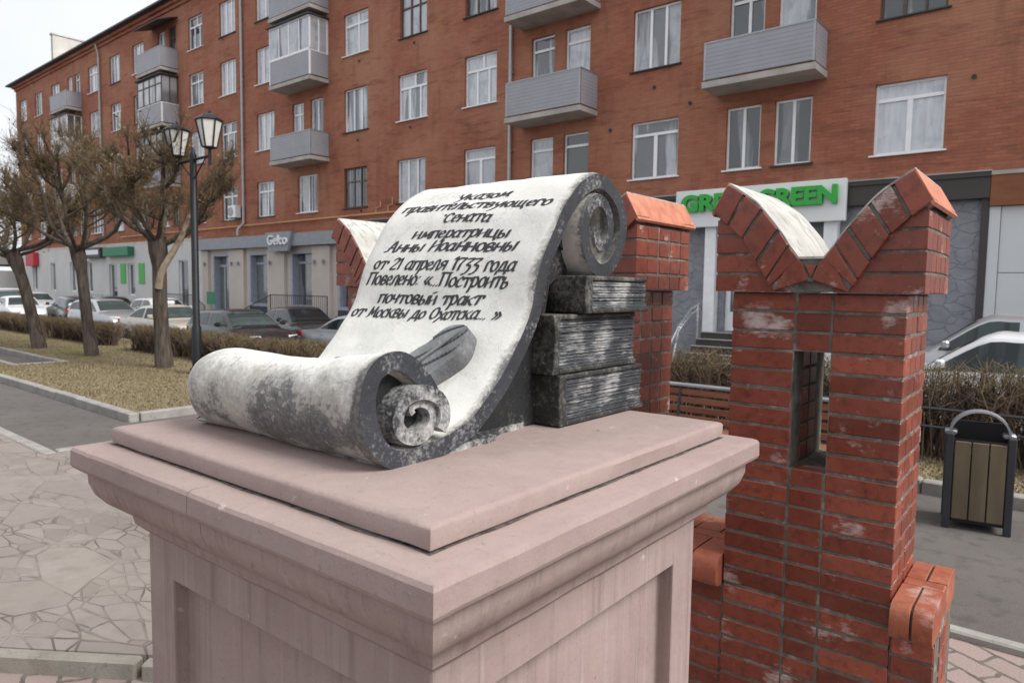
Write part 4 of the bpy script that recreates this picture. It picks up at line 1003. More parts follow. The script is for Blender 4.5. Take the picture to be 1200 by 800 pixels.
def inscription(band, parent):
    """brush lettering laid on the sheet: each stroke is swept with a slanted flat nib"""
    LN = [("Указом",-1.429,-1.235,1.520,1.522,.80), ("правительствующего",-1.633,-1.068,1.493,1.483,.86), ("Сената",-1.424,-1.245,1.459,1.455,.84),
          ("императрицы",-1.527,-1.161,1.436,1.431,.9), ("Анны Иоанновны",-1.613,-1.120,1.412,1.408,.95), ("от 21 апреля 1733 года",-1.638,-1.099,1.385,1.382,.95),
          ("Повелено: «...Построить",-1.650,-1.110,1.370,1.369,1.0), ("почтовый тракт",-1.580,-1.184,1.356,1.357,1.0), ("от Москвы до Охотска... »",-1.671,-1.105,1.332,1.338,1.0)]
    # front-surface index range of the sheet: find by y (unique on the written part)
    i0 = next(i for i in range(band.N) if band.c[i].x+SY > 1.14 and i > 60); i1 = next(i for i in range(i0, band.N) if band.c[i].x+SY > 1.63)
    ys = [band.at(0, i, .017).y+SY for i in range(i0, i1)]
    def idx(y):
        k = int(np.searchsorted(ys, y)); k = min(max(k, 1), len(ys)-1)
        return i0+k-1+(y-ys[k-1])/max(1e-6, ys[k]-ys[k-1])
    L = np.array(band.len)
    def up(fi, dv):
        s = np.interp(fi, np.arange(band.N), L)+dv; return float(np.interp(s, L, np.arange(band.N)))
    mb = MB(); XH = .0258; lift = 0; rl = random.Random(4)
    for (txt, x0, x1, ya, yb, k) in LN:
        xh = XH*k
        adv = sum(G[c][0] for c in txt); sx = (x1-x0)/adv
        f0, f1 = idx(ya), idx(yb); pen = 0
        nw, ntk = .25, .085; ang = RAD(32)
        nx, ny = math.cos(ang), math.sin(ang)
        for c in txt:
            a, st = G[c]; rot = rl.uniform(-.05,.05); dy = rl.uniform(-.04,.04); hs = rl.uniform(.95,1.05)
            for poly in st:
                if len(poly) == 3 and c not in '«»':    # soften three-point strokes
                    q = []; P = [Vector(p) for p in poly]; poly = [tuple(p) for p in catmull(P, 4)]
                elif len(poly) > 3 and c not in 'мМитИНПпщцдД7': poly = [tuple(p) for p in catmull([Vector(p) for p in poly], 4)]
                for p, q in zip(poly, poly[1:]):
                    H_ = []
                    for (px, py) in (p, q):
                        py = py*hs+dy; px = px+rot*py
                        for su in (-1, 1):
                            for sv in (-1, 1): H_.append((px+su*nx*nw/2-sv*ny*ntk/2, py+su*ny*nw/2+sv*nx*ntk/2))
                    h = hull(H_)
                    # cut long hulls only lightly: map each corner onto the sheet
                    vs = []; lift = (lift+1) % 13
                    for (px, py) in h:
                        px2 = px+.20*py
                        x = x0+(pen+px2)*sx; fr = (x-x0)/(x1-x0); fb = f0+(f1-f0)*fr
                        vs.append(tuple(band.at(x-SX, up(fb, py*xh), .0224+lift*.00005)))
                    mb.add(vs, [tuple(range(len(vs)))])
            pen += a
    return mb.build('inscription', M['ink'], parent)

def scroll():
    r = thing('stone_scroll', 'whitewashed stone scroll with black hand lettering and dark curled ends on the pink pedestal', 'sculpture', mon(SX, SY, SZ), TH)
    r_low = lambda f: -.385-.012*math.sin(f*9) if f < .2 else -.378+.085*min(1, (f-.2)/.45)*1.0
    xL = lambda f: (-.352 if f < .22 else -.352+.062*min(1, (f-.22)/.33))
    # widen the left end of the front roll a little, as it bulges there
    b = Band(OUT, lambda f: .043 if f < .70 else .043-.014*(f-.70)/.30, xL, lambda f: .353+.006*math.sin(f*40)*.3, 8)
    sheet = b.mesh(44)
    o = sheet.build('sheet', [M['white'], M['rim']], r, auto=50)
    inscription(b, r)
    b2 = Band(LOW, lambda f: .013+.019*min(1, f*2.2), lambda f: .12, lambda f: .352+.016*f, 4)
    b2.mesh(10).build('inner_curl', [M['core'], M['core']], r, auto=50)
    loc = lambda P: [(y-SY, z-SZ) for y, z in P]
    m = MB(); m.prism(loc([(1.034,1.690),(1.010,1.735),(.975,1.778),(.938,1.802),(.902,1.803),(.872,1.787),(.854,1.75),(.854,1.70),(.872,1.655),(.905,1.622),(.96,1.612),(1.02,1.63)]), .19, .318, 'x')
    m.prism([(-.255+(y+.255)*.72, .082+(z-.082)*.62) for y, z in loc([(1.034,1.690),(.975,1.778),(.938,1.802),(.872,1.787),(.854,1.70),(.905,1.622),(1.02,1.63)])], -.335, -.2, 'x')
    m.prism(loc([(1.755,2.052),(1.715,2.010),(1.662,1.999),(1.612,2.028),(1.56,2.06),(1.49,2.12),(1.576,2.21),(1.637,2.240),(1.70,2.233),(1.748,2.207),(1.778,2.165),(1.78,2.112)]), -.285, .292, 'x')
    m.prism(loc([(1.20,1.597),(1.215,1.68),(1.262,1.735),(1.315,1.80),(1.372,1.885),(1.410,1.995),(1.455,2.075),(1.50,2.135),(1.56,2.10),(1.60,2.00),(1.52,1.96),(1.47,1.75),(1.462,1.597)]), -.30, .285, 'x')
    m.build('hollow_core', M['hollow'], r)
    f = MB(); pts = catmull([Vector(p) for p in [(-.325,-.27),(-.2,-.282),(.0,-.29),(.2,-.292),(.335,-.285),(.345,-.25),(.346,-.12),(.342,-.02),(.335,.05),(.30,.10),(.27,.24),(.1,.25),(-.3,.2),(-.31,.0),(-.33,-.2),(-.325,-.27)]], 7)
    poly = [(p.x+.008*noise.noise(Vector((p.x*22,p.y*22,0))), p.y+.008*noise.noise(Vector((p.x*22,p.y*22,4)))) for p in pts[:-1]]
    f.prism(poly, -.0005, .013, 'z'); f.build('mortar_bed', M['core'], r)
scroll()

def stone_books():
    def book(y0, y1, z0, z1, xr, xl, layers, label, seed, spine=.012):
        rr = random.Random(seed); r = thing('stone_book', label, 'stone book', mon((xl+xr)/2, (y0+y1)/2, z0), TH, 'stacked stone books')
        ox, oy, oz = (xl+xr)/2, (y0+y1)/2, z0
        c = MB(); h = z1-z0; bt = min(.014, h*.13)
        prof = []
        for i in range(9):
            t = i/8; prof.append((y0-oy-spine*math.sin(math.pi*t), t*h))
        c.prism(prof+[(y0-oy+.03, h), (y0-oy+.03, 0)], xl-ox, xr-ox, 'x')
        c.box(xl-ox, xr-ox, y0-oy+.031, y1-oy, .0005, bt); c.box(xl-ox, xr-ox-.004, y0-oy+.031, y1-oy-.004, h-bt, h-.0005)
        c.build('cover', M['book'], r, bevel=.004)
        p = MB(); zz = bt+.0006; H_ = h-2*bt-.0012; n = layers; ws = [rr.uniform(.6, 1.4) for _ in range(n)]; S = sum(ws)
        for i, w_ in enumerate(ws):
            t = H_*w_/S; N = 26; dx = -rr.uniform(.005, .011); dyy = rr.uniform(.004, .010)
            wob = [rr.uniform(-.0007, .0007) for _ in range(N+1)]
            ya, yb = y0-oy+.034, y1-oy-dyy
            vs = []
            for j in range(N+1):
                y = ya+(yb-ya)*j/N; xx = xr-ox+dx+.0018*noise.noise(Vector((y*9, i*3.1, seed)))
                z_ = zz+wob[j]; vs += [(xx, y, z_+.0004), (xx, y, z_+t*.72), (xx-.007, y, z_+t*.98), (xl-ox+.02, y, z_+t*.98), (xl-ox+.02, y, z_)]
            fs = [(j*5+k, j*5+(k+1) % 5, (j+1)*5+(k+1) % 5, (j+1)*5+k) for j in range(N) for k in range(5)]
            fs += [tuple(range(4, -1, -1)), tuple(N*5+k for k in range(5))]
            p.add(vs, fs); zz += t
        p.build('pages', M['page'], r)
    book(1.462, 1.905, 1.596, 1.729, -1.008, -1.52, 13, 'lowest of the three dark stone books, standing on the pedestal', 3, .004)
    book(1.442, 1.872, 1.7305, 1.884, -1.018, -1.50, 17, 'thickest stone book in the middle of the stack behind the scroll', 5, -.010)
    book(1.558, 1.900, 1.8855, 1.986, -.996, -1.46, 7, 'topmost stone book, shorter than the others, under the curled end of the scroll', 9, .006)
stone_books()

def quill():
    A = Vector((-1.335,1.150,1.655)); B = Vector((-1.160,1.292,1.818)); ax = (B-A); L = ax.length; ax.normalize()
    nrm = Vector((0,-.80,.60)); nrm = (nrm-ax*nrm.dot(ax)).normalized(); sd = ax.cross(nrm).normalized()
    r = thing('stone_quill', 'carved grey stone quill feather lying on the lower part of the written sheet', 'sculpture', mon(*A), TH)
    mb = MB(); NS, NT_ = 130, 50; th = .046
    def wid(s): return .012+.047*min(1, (s/.35)) if s < .35 else .059*(1-.55*max(0, (s-.80)/.20)**2.2)
    top = []
    for i in range(NS+1):
        s = i/NS; row = []
        for j in range(NT_+1):
            t = -1+2*j/NT_; w = wid(s)
            bend = .006*math.sin(s*3)
            g = t*.9-(s*1.35-.2)*(.9-.25*abs(t)); barb = math.sin(g*11)
            h = th*(1-.10*t*t)+.0016*(barb if t < .62 else 0)*(.35+.65*s)-(.009*min(1, s*1.6) if barb < -.80 and t < .62 else 0)
            if abs(t) > .93: h -= .007
            p = ax*(s*L*(1.0+.05*(1-t*t)))+sd*(t*w+bend)+nrm*h; row.append(len(mb.v)); mb.v.append(tuple(p))
        top.append(row)
    for i in range(NS):
        for j in range(NT_): mb.f.append((top[i][j], top[i+1][j], top[i+1][j+1], top[i][j+1])); mb.mi.append(0)
    rim = [top[i][0] for i in range(NS+1)]+[top[NS][j] for j in range(1, NT_+1)]+[top[i][NT_] for i in range(NS-1, -1, -1)]+[top[0][j] for j in range(NT_-1, 0, -1)]
    low = []
    for k in rim:
        p = Vector(mb.v[k]); p = p-nrm*(p.dot(nrm)+.018); low.append(len(mb.v)); mb.v.append(tuple(p))
    n = len(rim)
    for i in range(n): mb.f.append((rim[i], low[i], low[(i+1) % n], rim[(i+1) % n])); mb.mi.append(0)
    mb.f.append(tuple(low)); mb.mi.append(0)
    mb.build('feather', M['quill'], r, auto=45)
    s = MB(); pts = [ax*(L*f)+sd*(.006*math.sin(f*3))+nrm*(th+.001+.004*math.sin(f*3)) for f in (-.05,.25,.5,.75,.97)]
    s.tube(pts, [.006,.0055,.005,.004,.002], 7); s.build('shaft', M['quill'], r, auto=45)
quill()

# ------------------------------------------------------------------ brick pillars and the low wall between them
CH = .0772; ZC = 1.949
def pillar():
    r = thing('brick_pillar', 'nearest red brick pillar with a swallow-tail top and a slot through it, right of the pedestal', 'pillar', mon(-.787, 3.075), TH, 'red brick pillars with swallow-tail tops')
    W_, D_ = .32, .225; rr = random.Random(5)
    core = MB(); i_ = .0035
    sl0, sl1 = -.066, .066          # slot
    z0s, z1s = ZC-9*CH, ZC-3*CH
    core.box(-W_+i_, sl0-i_*.8, -D_+i_, D_-i_, 0, ZC-.001); core.box(sl1+i_*.8, W_-i_, -D_+i_, D_-i_, 0, ZC-.001)
    core.box(sl0-i_*.79, sl1+i_*.79, -D_+i_, D_-i_, 0, z0s-.004); core.box(sl0-i_*.79, sl1+i_*.79, -D_+i_, D_-i_, z1s+.002, ZC-.001)
    b = MB(); n = int(ZC/CH)
    for k in range(n):
        zt = ZC-k*CH-.005; zb = zt-CH+.0105
        j = lambda: rr.uniform(-.0022, .0022)
        mid = not (3 <= k < 9)
        for (x0, x1) in ((-W_, sl0-.005), (sl0+.004, sl1-.004), (sl1+.005, W_)):
            if x0 > sl0 and x1 < sl1 and not mid: continue
            for (ya, yb) in ((-D_, -D_+.115), (D_-.115, D_)):
                q = j(); b.cbox(x0+(j() if abs(x0) < .3 else 0), x1+(j() if abs(x1) < .3 else 0), ya+q, yb+q, zb+j()*.6, zt+j()*.6, .0035)
        for xs in (-1, 1):
            for (ya, yb) in ((-D_+.126, -.005), (.006, D_-.126)):
                x0, x1 = (W_-.11, W_) if xs > 0 else (-W_, -W_+.11)
                q = j(); b.cbox(x0+q, x1+q, ya+j(), yb+j(), zb+j()*.6, zt+j()*.6, .0035)
        if not mid:
            for (x0, x1) in ((sl0-.11, sl0-.0003), (sl1+.0003, sl1+.11)):
                for (ya, yb) in ((-D_+.126, -.005), (.006, D_-.126)): b.cbox(x0, x1, ya+j(), yb+j(), zb, zt, .003)
    core.build('mortar', M['mortar'], r); b.build('shaft', M['brick'], r)
    # crown -----------------------------------------------------------
    up = [(.33,2.374),(.275,2.338),(.215,2.292),(.158,2.228),(.105,2.160),(.078,2.118),(.045,2.074)]
    lo = [(.392,2.27),(.335,2.222),(.283,2.178),(.236,2.118),(.186,2.034),(.160,1.99),(.137,1.950)]
    upc = catmull([Vector(p) for p in up], 6); loc_ = catmull([Vector(p) for p in lo], 6)
    def U(c, t): k = t*(len(c)-1); i = min(int(k), len(c)-2); return c[i].lerp(c[i+1], k-i)
    cw, cd, rd = .378, .272, .298
    m = MB(); ins = .004
    prof = [(-cw+ins, ZC+.002), (cw-ins, ZC+.002), (cw-ins, 2.235)]+[(p.x-.004, p.y-.012) for p in upc]+[(-p.x+.004, p.y-.012) for p in reversed(upc)]+[(-cw+ins, 2.235)]
    m.prism(prof, -cd+ins, cd-ins, 'y')
    for s in (-1, 1):      # mortar of the proud arch rings, front and back
        ring = [(s*(p.x-.004), p.y-.010) for p in upc]+[(s*.008,2.02),(s*.008,1.995)]+[(s*(p.x-.004), p.y+.004) for p in reversed(loc_)]
        m.prism(ring, -rd+.008, -cd+ins-.0005, 'y'); m.prism(ring, cd-ins+.0005, rd-.008, 'y')
    cr = MB()
    def lox(z):
        for a, c in zip(loc_, loc_[1:]):
            if c.y <= z <= a.y: return c.x+(a.x-c.x)*(z-c.y)/(a.y-c.y+1e-9)
        return loc_[0].x if z > loc_[0].y else loc_[-1].x
    for k in range(4):
        zb = ZC+k*CH+.0005; zt = min(zb+CH-.0105, 2.237)
        for s in (-1, 1):
            xa, xb = lox(zb)-.010, lox(zt)-.012
            if xa < cw-.03:
                for (ya, yb) in ((-cd, -cd+.10), (cd-.10, cd)):
                    cr.prism([(s*cw, zb), (s*max(.0, xa-.05), zb), (s*max(.0, min(xb, cw-.02)-.05), zt), (s*cw, zt)], ya+rr.uniform(-.002,.002), yb, 'y')
            nn = 4; ys = [-cd+.102+(2*cd-.204)*i/3 for i in range(4)]
            edges = [-cd+.1015]+ys[1:3]+[cd-.1015]
            for e0, e1 in zip(edges, edges[1:]):
                x0, x1 = (cw-.10, cw) if s > 0 else (-cw, -cw+.10)
                cr.cbox(x0, x1, e0+.006, e1-.006, zb, zt, .003)
    vo = MB(); nb = 5
    for s in (-1, 1):
        for i in range(nb):
            t0, t1 = i/nb+.014, (i+1)/nb-.014
            if i == 0: t0 = 0
            P = [U(upc, t0), U(upc, t1), U(loc_, t1), U(loc_, t0)]
            if i == nb-1: P[2] = Vector((.150,1.972))
            poly = [(s*p.x, p.y) for p in P]
            for (ya, yb) in ((-rd, -rd+.12), (rd-.12, rd)): vo.prism(poly, ya+rr.uniform(-.002,.002), yb, 'y')
        poly = [(s*.072,2.100), (s*.012,2.055), (s*.005,1.992), (s*.142,1.952)]
        poly = [(s*.066,2.092), (s*.030,2.060), (s*.008,1.996), (s*.134,1.953)]
        for (ya, yb) in ((-rd+.001, -rd+.12), (rd-.12, rd-.001)): vo.prism(poly, ya, yb, 'y')
    for (ya, yb) in ((-rd+.003, -rd+.12), (rd-.12, rd-.003)): vo.prism([(-.022,2.052),(.022,2.052),(.002,2.004)], ya, yb, 'y')
    for (ya, yb) in ((-rd+.012, -cd+ins-.001), (cd-ins+.001, rd-.012)): m.prism([(-.055,2.073),(.055,2.073),(.05,2.03),(.012,1.99),(-.012,1.99),(-.05,2.03)], ya, yb, 'y')
    c0 = m.build('crown', M['mortar'], r); cr.build('courses', M['brick'], c0, bevel=.003); vo.build('arch_bricks', M['brick'], c0, bevel=.003)
    cap = MB()
    top = [(p.x, p.y) for p in upc]; off = .008
    pr = [(x, z+.001) for x, z in top]+[(-x, z+.001) for x, z in reversed(top)]
    outer = [(x, z+off+.002) for x, z in top]+[(-x, z+off+.002) for x, z in reversed(top)]
    cap.prism(pr+outer[::-1], -rd+.006, rd-.004, 'y'); cap.build('whitewashed_notch', M['cap'], c0)
    tl = MB()
    for s in (-1, 1): tl.prism([(s*.332,2.379),(s*.396,2.262),(s*.388,2.252),(s*.323,2.368)], -rd+.001, rd+.004, 'y')
    tl.build('end_tile', M['tile'], c0)
    return r
p1 = pillar()
p2 = copy_tree(p1); p2.location = mon(-.787-1.127, 3.075); p2['label'] = 'red brick pillar standing directly behind the stacked stone books'
p3 = copy_tree(p1); p3.location = mon(-.787-2.63, 3.165); p3['label'] = 'farthest red brick pillar, only its white-lined tip showing left of the scroll'

def low_wall():
    r = thing('low_brick_wall', 'low red brick wall with a rounded coping running between the brick pillars', 'wall', mon(-2.0, 3.075), TH)
    rr = random.Random(8); core = MB(); b = MB(); cp = MB(); bed = MB()
    for (x0, x1) in ((-.4655,-.318),(-1.5925,-1.1085),(-3.09,-2.2355),(-5.6,-3.74)):
        x0 += 2.0; x1 += 2.0
        core.box(x0, x1-(.004 if x1 > 1.6 else 0), -.2165, .2165, 0, .698)
        for k in range(9):
            zb = .003+k*CH; zt = zb+CH-.0105; n = max(1, round((x1-x0)/.255)); st = (x1-x0)/n
            for i in range(n):
                a = x0+i*st+.004; e = x0+(i+1)*st-.005
                for (ya, yb) in ((-.220,-.11),(.11,.220)): b.cbox(a, e, ya+rr.uniform(-.002,.002), yb, zb, zt, .0035)
            if x1 > 1.6:
                for (ya, yb) in ((-.108,-.004),(.004,.108)): b.cbox(x1-.10, x1, ya, yb, zb, zt, .0035)
        bed.box(x0, x1-.006, -.262, .262, .70, .818)
        n = max(1, round((x1-x0)/.125)) if x1 < 1.6 else 2; st = (x1-x0)/n
        for i in range(n):
            a = x0+i*st+.004; e = x0+(i+1)*st-.005
            for s in (-1, 1):
                pr = [(.045,.703),(.262,.703),(.277,.709),(.288,.728),(.290,.775),(.284,.805),(.268,.824),(.245,.831),(.045,.831)]
                cp.prism([(s*y, z+rr.uniform(-.0015,.0015)) for y, z in pr], a, e, 'x')
        m = max(1, round((x1-x0)/.25)); st = (x1-x0)/m
        for i in range(m): cp.cbox(x0+i*st+.004, x0+(i+1)*st-.005, -.037, .037, .72, .8315, .004)
    core.build('mortar', M['mortar'], r); b.build('brick_courses', M['brick'], r); bed.build('coping_bed', M['mortar'], r); cp.build('coping', M['coping'], r, bevel=.003, auto=42)
low_wall()

# ================================================================== vegetation
def prisms(P0, P1, P2, r0, r1, r2, sides=3):
    """many thin two-segment twigs at once"""
    n = len(P0); d = P2-P0; d /= np.linalg.norm(d, axis=1, keepdims=True)+1e-9
    a = np.where(np.abs(d[:, 2:3]) < .9, np.array([[0,0,1.]]), np.array([[1.,0,0]]))
    u = np.cross(d, a); u /= np.linalg.norm(u, axis=1, keepdims=True)+1e-9; w = np.cross(d, u)
    V_ = np.zeros((n, 3, sides, 3))
    for k in range(sides):
        an = 2*np.pi*k/sides; o = u*math.cos(an)+w*math.sin(an)
        V_[:, 0, k] = P0+o*r0[:, None]; V_[:, 1, k] = P1+o*r1[:, None]; V_[:, 2, k] = P2+o*r2[:, None]
    base = np.arange(n)[:, None]*(3*sides); F = []
    for s in range(2):
        for k in range(sides):
            F.append(np.concatenate([base+s*sides+k, base+s*sides+(k+1) % sides, base+(s+1)*sides+(k+1) % sides, base+(s+1)*sides+k], 1))
    return V_.reshape(-1, 3), np.stack(F, 1).reshape(-1, 4)

def tree(x, y, lean, label, seed, hT=2.5, spread=1.75, hC=5.3, twigs=4600, green=0, pale=False, tr=.17):
    r_ = random.Random(seed); g = np.random.default_rng(seed)
    root = thing('tree', label, 'tree', (x, y, .09), 0, 'bare pollarded trees in a row on the lawn')
    top = Vector((lean[0], lean[1], hT))
    tk = MB(); n = 9; pts = []; rad = []
    for i in range(n+1):
        t = i/n; p = Vector((lean[0]*t**1.2, lean[1]*t**1.2, hT*t)); p += Vector((.03*math.sin(t*7+seed), .03*math.cos(t*5+seed), 0))*t
        pts.append(p); rad.append(tr*(1.28-.38*t) if t < .15 else tr*(1.05-.12*t)+(.05 if t > .85 else 0))
    pts.insert(0, Vector((0,0,-.1))); rad.insert(0, tr*1.45)
    tk.tube(pts, rad, 12)
    knobs = []; limbs = []
    nl = 8
    for i in range(nl):
        a = 2*math.pi*i/nl+r_.uniform(-.3,.3); inner = i % 3 == 0
        L = spread*r_.uniform(.85,1.1)*(.55 if inner else 1); rise = (hC-hT)*(r_.uniform(.70,.9) if inner else r_.uniform(.48,.78))
        e = top+Vector((math.cos(a)*L, math.sin(a)*L, rise)); s0 = pts[-1].lerp(pts[-2], r_.uniform(0,.9))
        m1 = s0.lerp(e, .35)+Vector((math.cos(a), math.sin(a), 0))*L*.20-Vector((0,0,rise*.10)); m2 = s0.lerp(e, .7)+Vector((r_.uniform(-.15,.15), r_.uniform(-.15,.15), r_.uniform(-.1,.05)))
        q = catmull([s0, m1, m2, e], 4); R0 = tr*r_.uniform(.32,.44)
        tk.tube(q, [R0*(1-.55*k/(len(q)-1)) for k in range(len(q))], 7); limbs.append(q)
        knobs.append((e, R0*.9)); tk.lathe([(.01,-.09),(R0*.8,-.06),(R0*1.05,0),(R0*.8,.07),(.02,.1)], 7, M=Matrix.Translation(e))
        for j in range(8):
            f = q[r_.randrange(4, len(q)-1)]; b = a+r_.uniform(-1.1,1.1); l2 = r_.uniform(.45,.95)
            e2 = f+Vector((math.cos(b)*l2*.8, math.sin(b)*l2*.8, l2*r_.uniform(.1,1.0)))
            md = f.lerp(e2, .5)+Vector((math.cos(b),math.sin(b),-.4))*.09
            tk.tube([f, md, e2], [R0*.5, R0*.36, R0*.27], 6); knobs.append((e2, R0*.5)); limbs.append([f, md, e2])
            tk.lathe([(.01,-.05),(R0*.42,-.03),(R0*.5,.01),(.02,.06)], 6, M=Matrix.Translation(e2))
    tk.build('trunk', M['bark'], root, auto=50)
    if pale:
        pl = MB(); s0 = Vector((.03,-.1,1.75)); q = catmull([s0, Vector((.16,-.06,2.15)), Vector((.42,.18,2.75)), Vector((.62,.35,3.35)), Vector((.72,.42,3.7))], 5)
        pl.tube(q, [.085*(1-.5*k/(len(q)-1)) for k in range(len(q))], 8); pl.build('pale_limb', M['limb_pale'], root, auto=50)
        for k in range(6): knobs.append((q[-1-k*2], .04))
    kp = np.array([k[0][:] for k in knobs]); w = np.array([.5+k[1]*8 for k in knobs]); w /= w.sum()
    idx = g.choice(len(kp), twigs, p=w); P0 = kp[idx]+g.normal(0, .05, (twigs, 3))
    al = []
    for q in limbs:
        m_ = len(q)
        for k in range(26):
            f = g.uniform(.35, 1)*(m_-1); i = min(int(f), m_-2); al.append(q[i].lerp(q[i+1], f-i)[:])
    al = np.array(al); sel = g.integers(0, len(al), twigs); use = g.uniform(0, 1, twigs) < .55
    P0 = np.where(use[:, None], al[sel]+g.normal(0, .02, (twigs, 3)), P0)
    ctr = np.array([lean[0], lean[1], hT+.3]); out = P0-ctr; out /= np.linalg.norm(out, axis=1, keepdims=True)+1e-9
    d = out*.30+g.normal(0, .72, (twigs, 3))+np.array([0,0,.85]); d /= np.linalg.norm(d, axis=1, keepdims=True)
    Ln = g.uniform(.15, .55, twigs)*g.uniform(.5,1,twigs)
    P1 = P0+d*(Ln*.5)[:, None]; P2 = P0+d*Ln[:, None]+np.array([0,0,1])*(Ln*.14)[:, None]+g.normal(0, .04, (twigs, 3))
    # side shoots
    t = g.uniform(.3, .9, twigs); Q0 = P0+(P2-P0)*t[:, None]; d2 = d+g.normal(0, .6, (twigs, 3)); L2 = Ln*g.uniform(.25,.55,twigs)
    Q2 = Q0+d2*L2[:, None]; Q1 = (Q0+Q2)/2+g.normal(0,.01,(twigs,3))
    A0 = np.concatenate([P0,Q0]); A1 = np.concatenate([P1,Q1]); A2 = np.concatenate([P2,Q2])
    k = np.concatenate([np.full(twigs,.0058), np.full(twigs,.0036)])
    Vv, F = prisms(A0, A1, A2, k, k*.8, k*.4); npmesh('crown', Vv, F, M['twig'], root)
    if green:
        m = green; sel = g.integers(0, len(A2), m); B0 = A2[sel]+g.normal(0,.03,(m,3)); dd = g.normal(0,1,(m,3)); dd /= np.linalg.norm(dd,axis=1,keepdims=True)
        e_ = np.cross(dd, g.normal(0,1,(m,3))); e_ /= np.linalg.norm(e_,axis=1,keepdims=True)+1e-9; s = g.uniform(.018,.04,m)[:,None]
        q = np.stack([B0, B0+dd*s+e_*s*.5, B0+dd*2*s, B0+dd*s-e_*s*.5], 1).reshape(-1,3)
        npmesh('leaf_buds', q, np.arange(4*m).reshape(-1,4), M['twig_g'], root)  # green buds scattered round the twig tips, not opened foliage
    return root
tree(-15.68, 6.93, (-.10,-.08), 'bare pollarded tree beside the lamp post with a pale slanting limb', 21, 2.85, 1.4, 4.9, 3600, 700, True, .150)
tree(-19.51, 6.83, (-.24,-.20), 'bare pollarded tree between its two neighbours, tallest crown', 34, 2.75, 1.75, 5.5, 4300, 1000, False, .132)
tree(-22.58, 6.59, (-.52,-.43), 'leaning bare tree with dull green buds, far from the lamp post', 47, 2.7, 1.6, 4.5, 3900, 5200, False, .148)
tree(-26.9, 6.1, (-.3,-.2), 'bare tree whose trunk stands outside the left edge with budding twigs', 52, 2.4, 1.6, 4.5, 2800, 3600, False, .17)

def hedge(x0, x1, y0, y1, h, label, seed, dens=900, thick=.0055):
    g = np.random.default_rng(seed); root = thing('hedge', label, 'hedge', ((x0+x1)/2, (y0+y1)/2, .09), 0, 'clipped bare hedges along the parking lane')
    Lx, Ly = x1-x0, y1-y0; n = int(dens*Lx)
    # stems from the ground, fanning out
    ns = int(n*.12); S0 = np.stack([g.uniform(-Lx/2, Lx/2, ns), g.normal(0, Ly*.16, ns), np.zeros(ns)], 1)
    S2 = S0+np.stack([g.normal(0,.16,ns), g.normal(0,Ly*.24,ns), g.uniform(.55,.98,ns)*h], 1); S1 = (S0+S2)/2+g.normal(0,.04,(ns,3))
    sel = g.integers(0, ns, n); t = g.uniform(.35, 1, n)**.8; t = t[:, None]; P0 = S0[sel]*(1-t)+S2[sel]*t
    d = g.normal(0, 1, (n, 3))*np.array([.8,.8,.5])+np.array([0,0,.75]); d /= np.linalg.norm(d,axis=1,keepdims=True); L = g.uniform(.1,.42,n)
    P2 = P0+d*L[:, None]
    top = h*(1+.05*np.sin(P2[:, 0]*2.1+seed)+.03*np.sin(P2[:, 0]*7))
    P2[:, 2] = np.minimum(P2[:, 2], top+g.uniform(-.05,.03,n)); P2[:, 1] = np.clip(P2[:, 1], -Ly/2, Ly/2)+g.normal(0,.015,n); P2[:, 0] = np.clip(P2[:, 0], -Lx/2, Lx/2)+g.normal(0,.02,n)
    P1 = (P0+P2)/2+g.normal(0,.02,(n,3))
    r1 = np.full(n, thick)
    Vv, F = prisms(S0, S1, S2, np.full(ns, thick*2.4), np.full(ns, thick*1.8), np.full(ns, thick*1.2)); npmesh('stems', Vv, F, M['hedge'], root)
    up = P2[:, 2] > h*.80
    Vv, F = prisms(P0[~up], P1[~up], P2[~up], r1[~up], r1[~up]*.8, r1[~up]*.5); npmesh('twigs', Vv, F, M['hedge'], root)
    Vv, F = prisms(P0[up], P1[up], P2[up], r1[up], r1[up]*.8, r1[up]*.5); npmesh('tips', Vv, F, M['hedge_g'], root)
hedge(-34,-27.8,8.0,8.7,.68,'bare brown hedge at the far end of the lawn behind the leaning tree',3,750)
hedge(-27.2,-22.1,8.0,8.7,.68,'bare brown hedge behind the middle tree of the row',4,850)
hedge(-20.5,-17.5,8.0,8.7,.72,'short bare hedge in front of the cream sedan',5,900)
hedge(-17.2,-9.5,8.0,8.7,.72,'bare hedge in front of the black hatchback, running behind the scroll',6,900)
hedge(-7.4,-3.0,8.9,9.6,1.05,'bare hedge behind the bench, below the white sign with green letters',7,1300,.0042)
hedge(-2.9,2.2,8.9,9.6,1.10,'bare hedge behind the litter bin in front of the white car',8,1350,.0042)

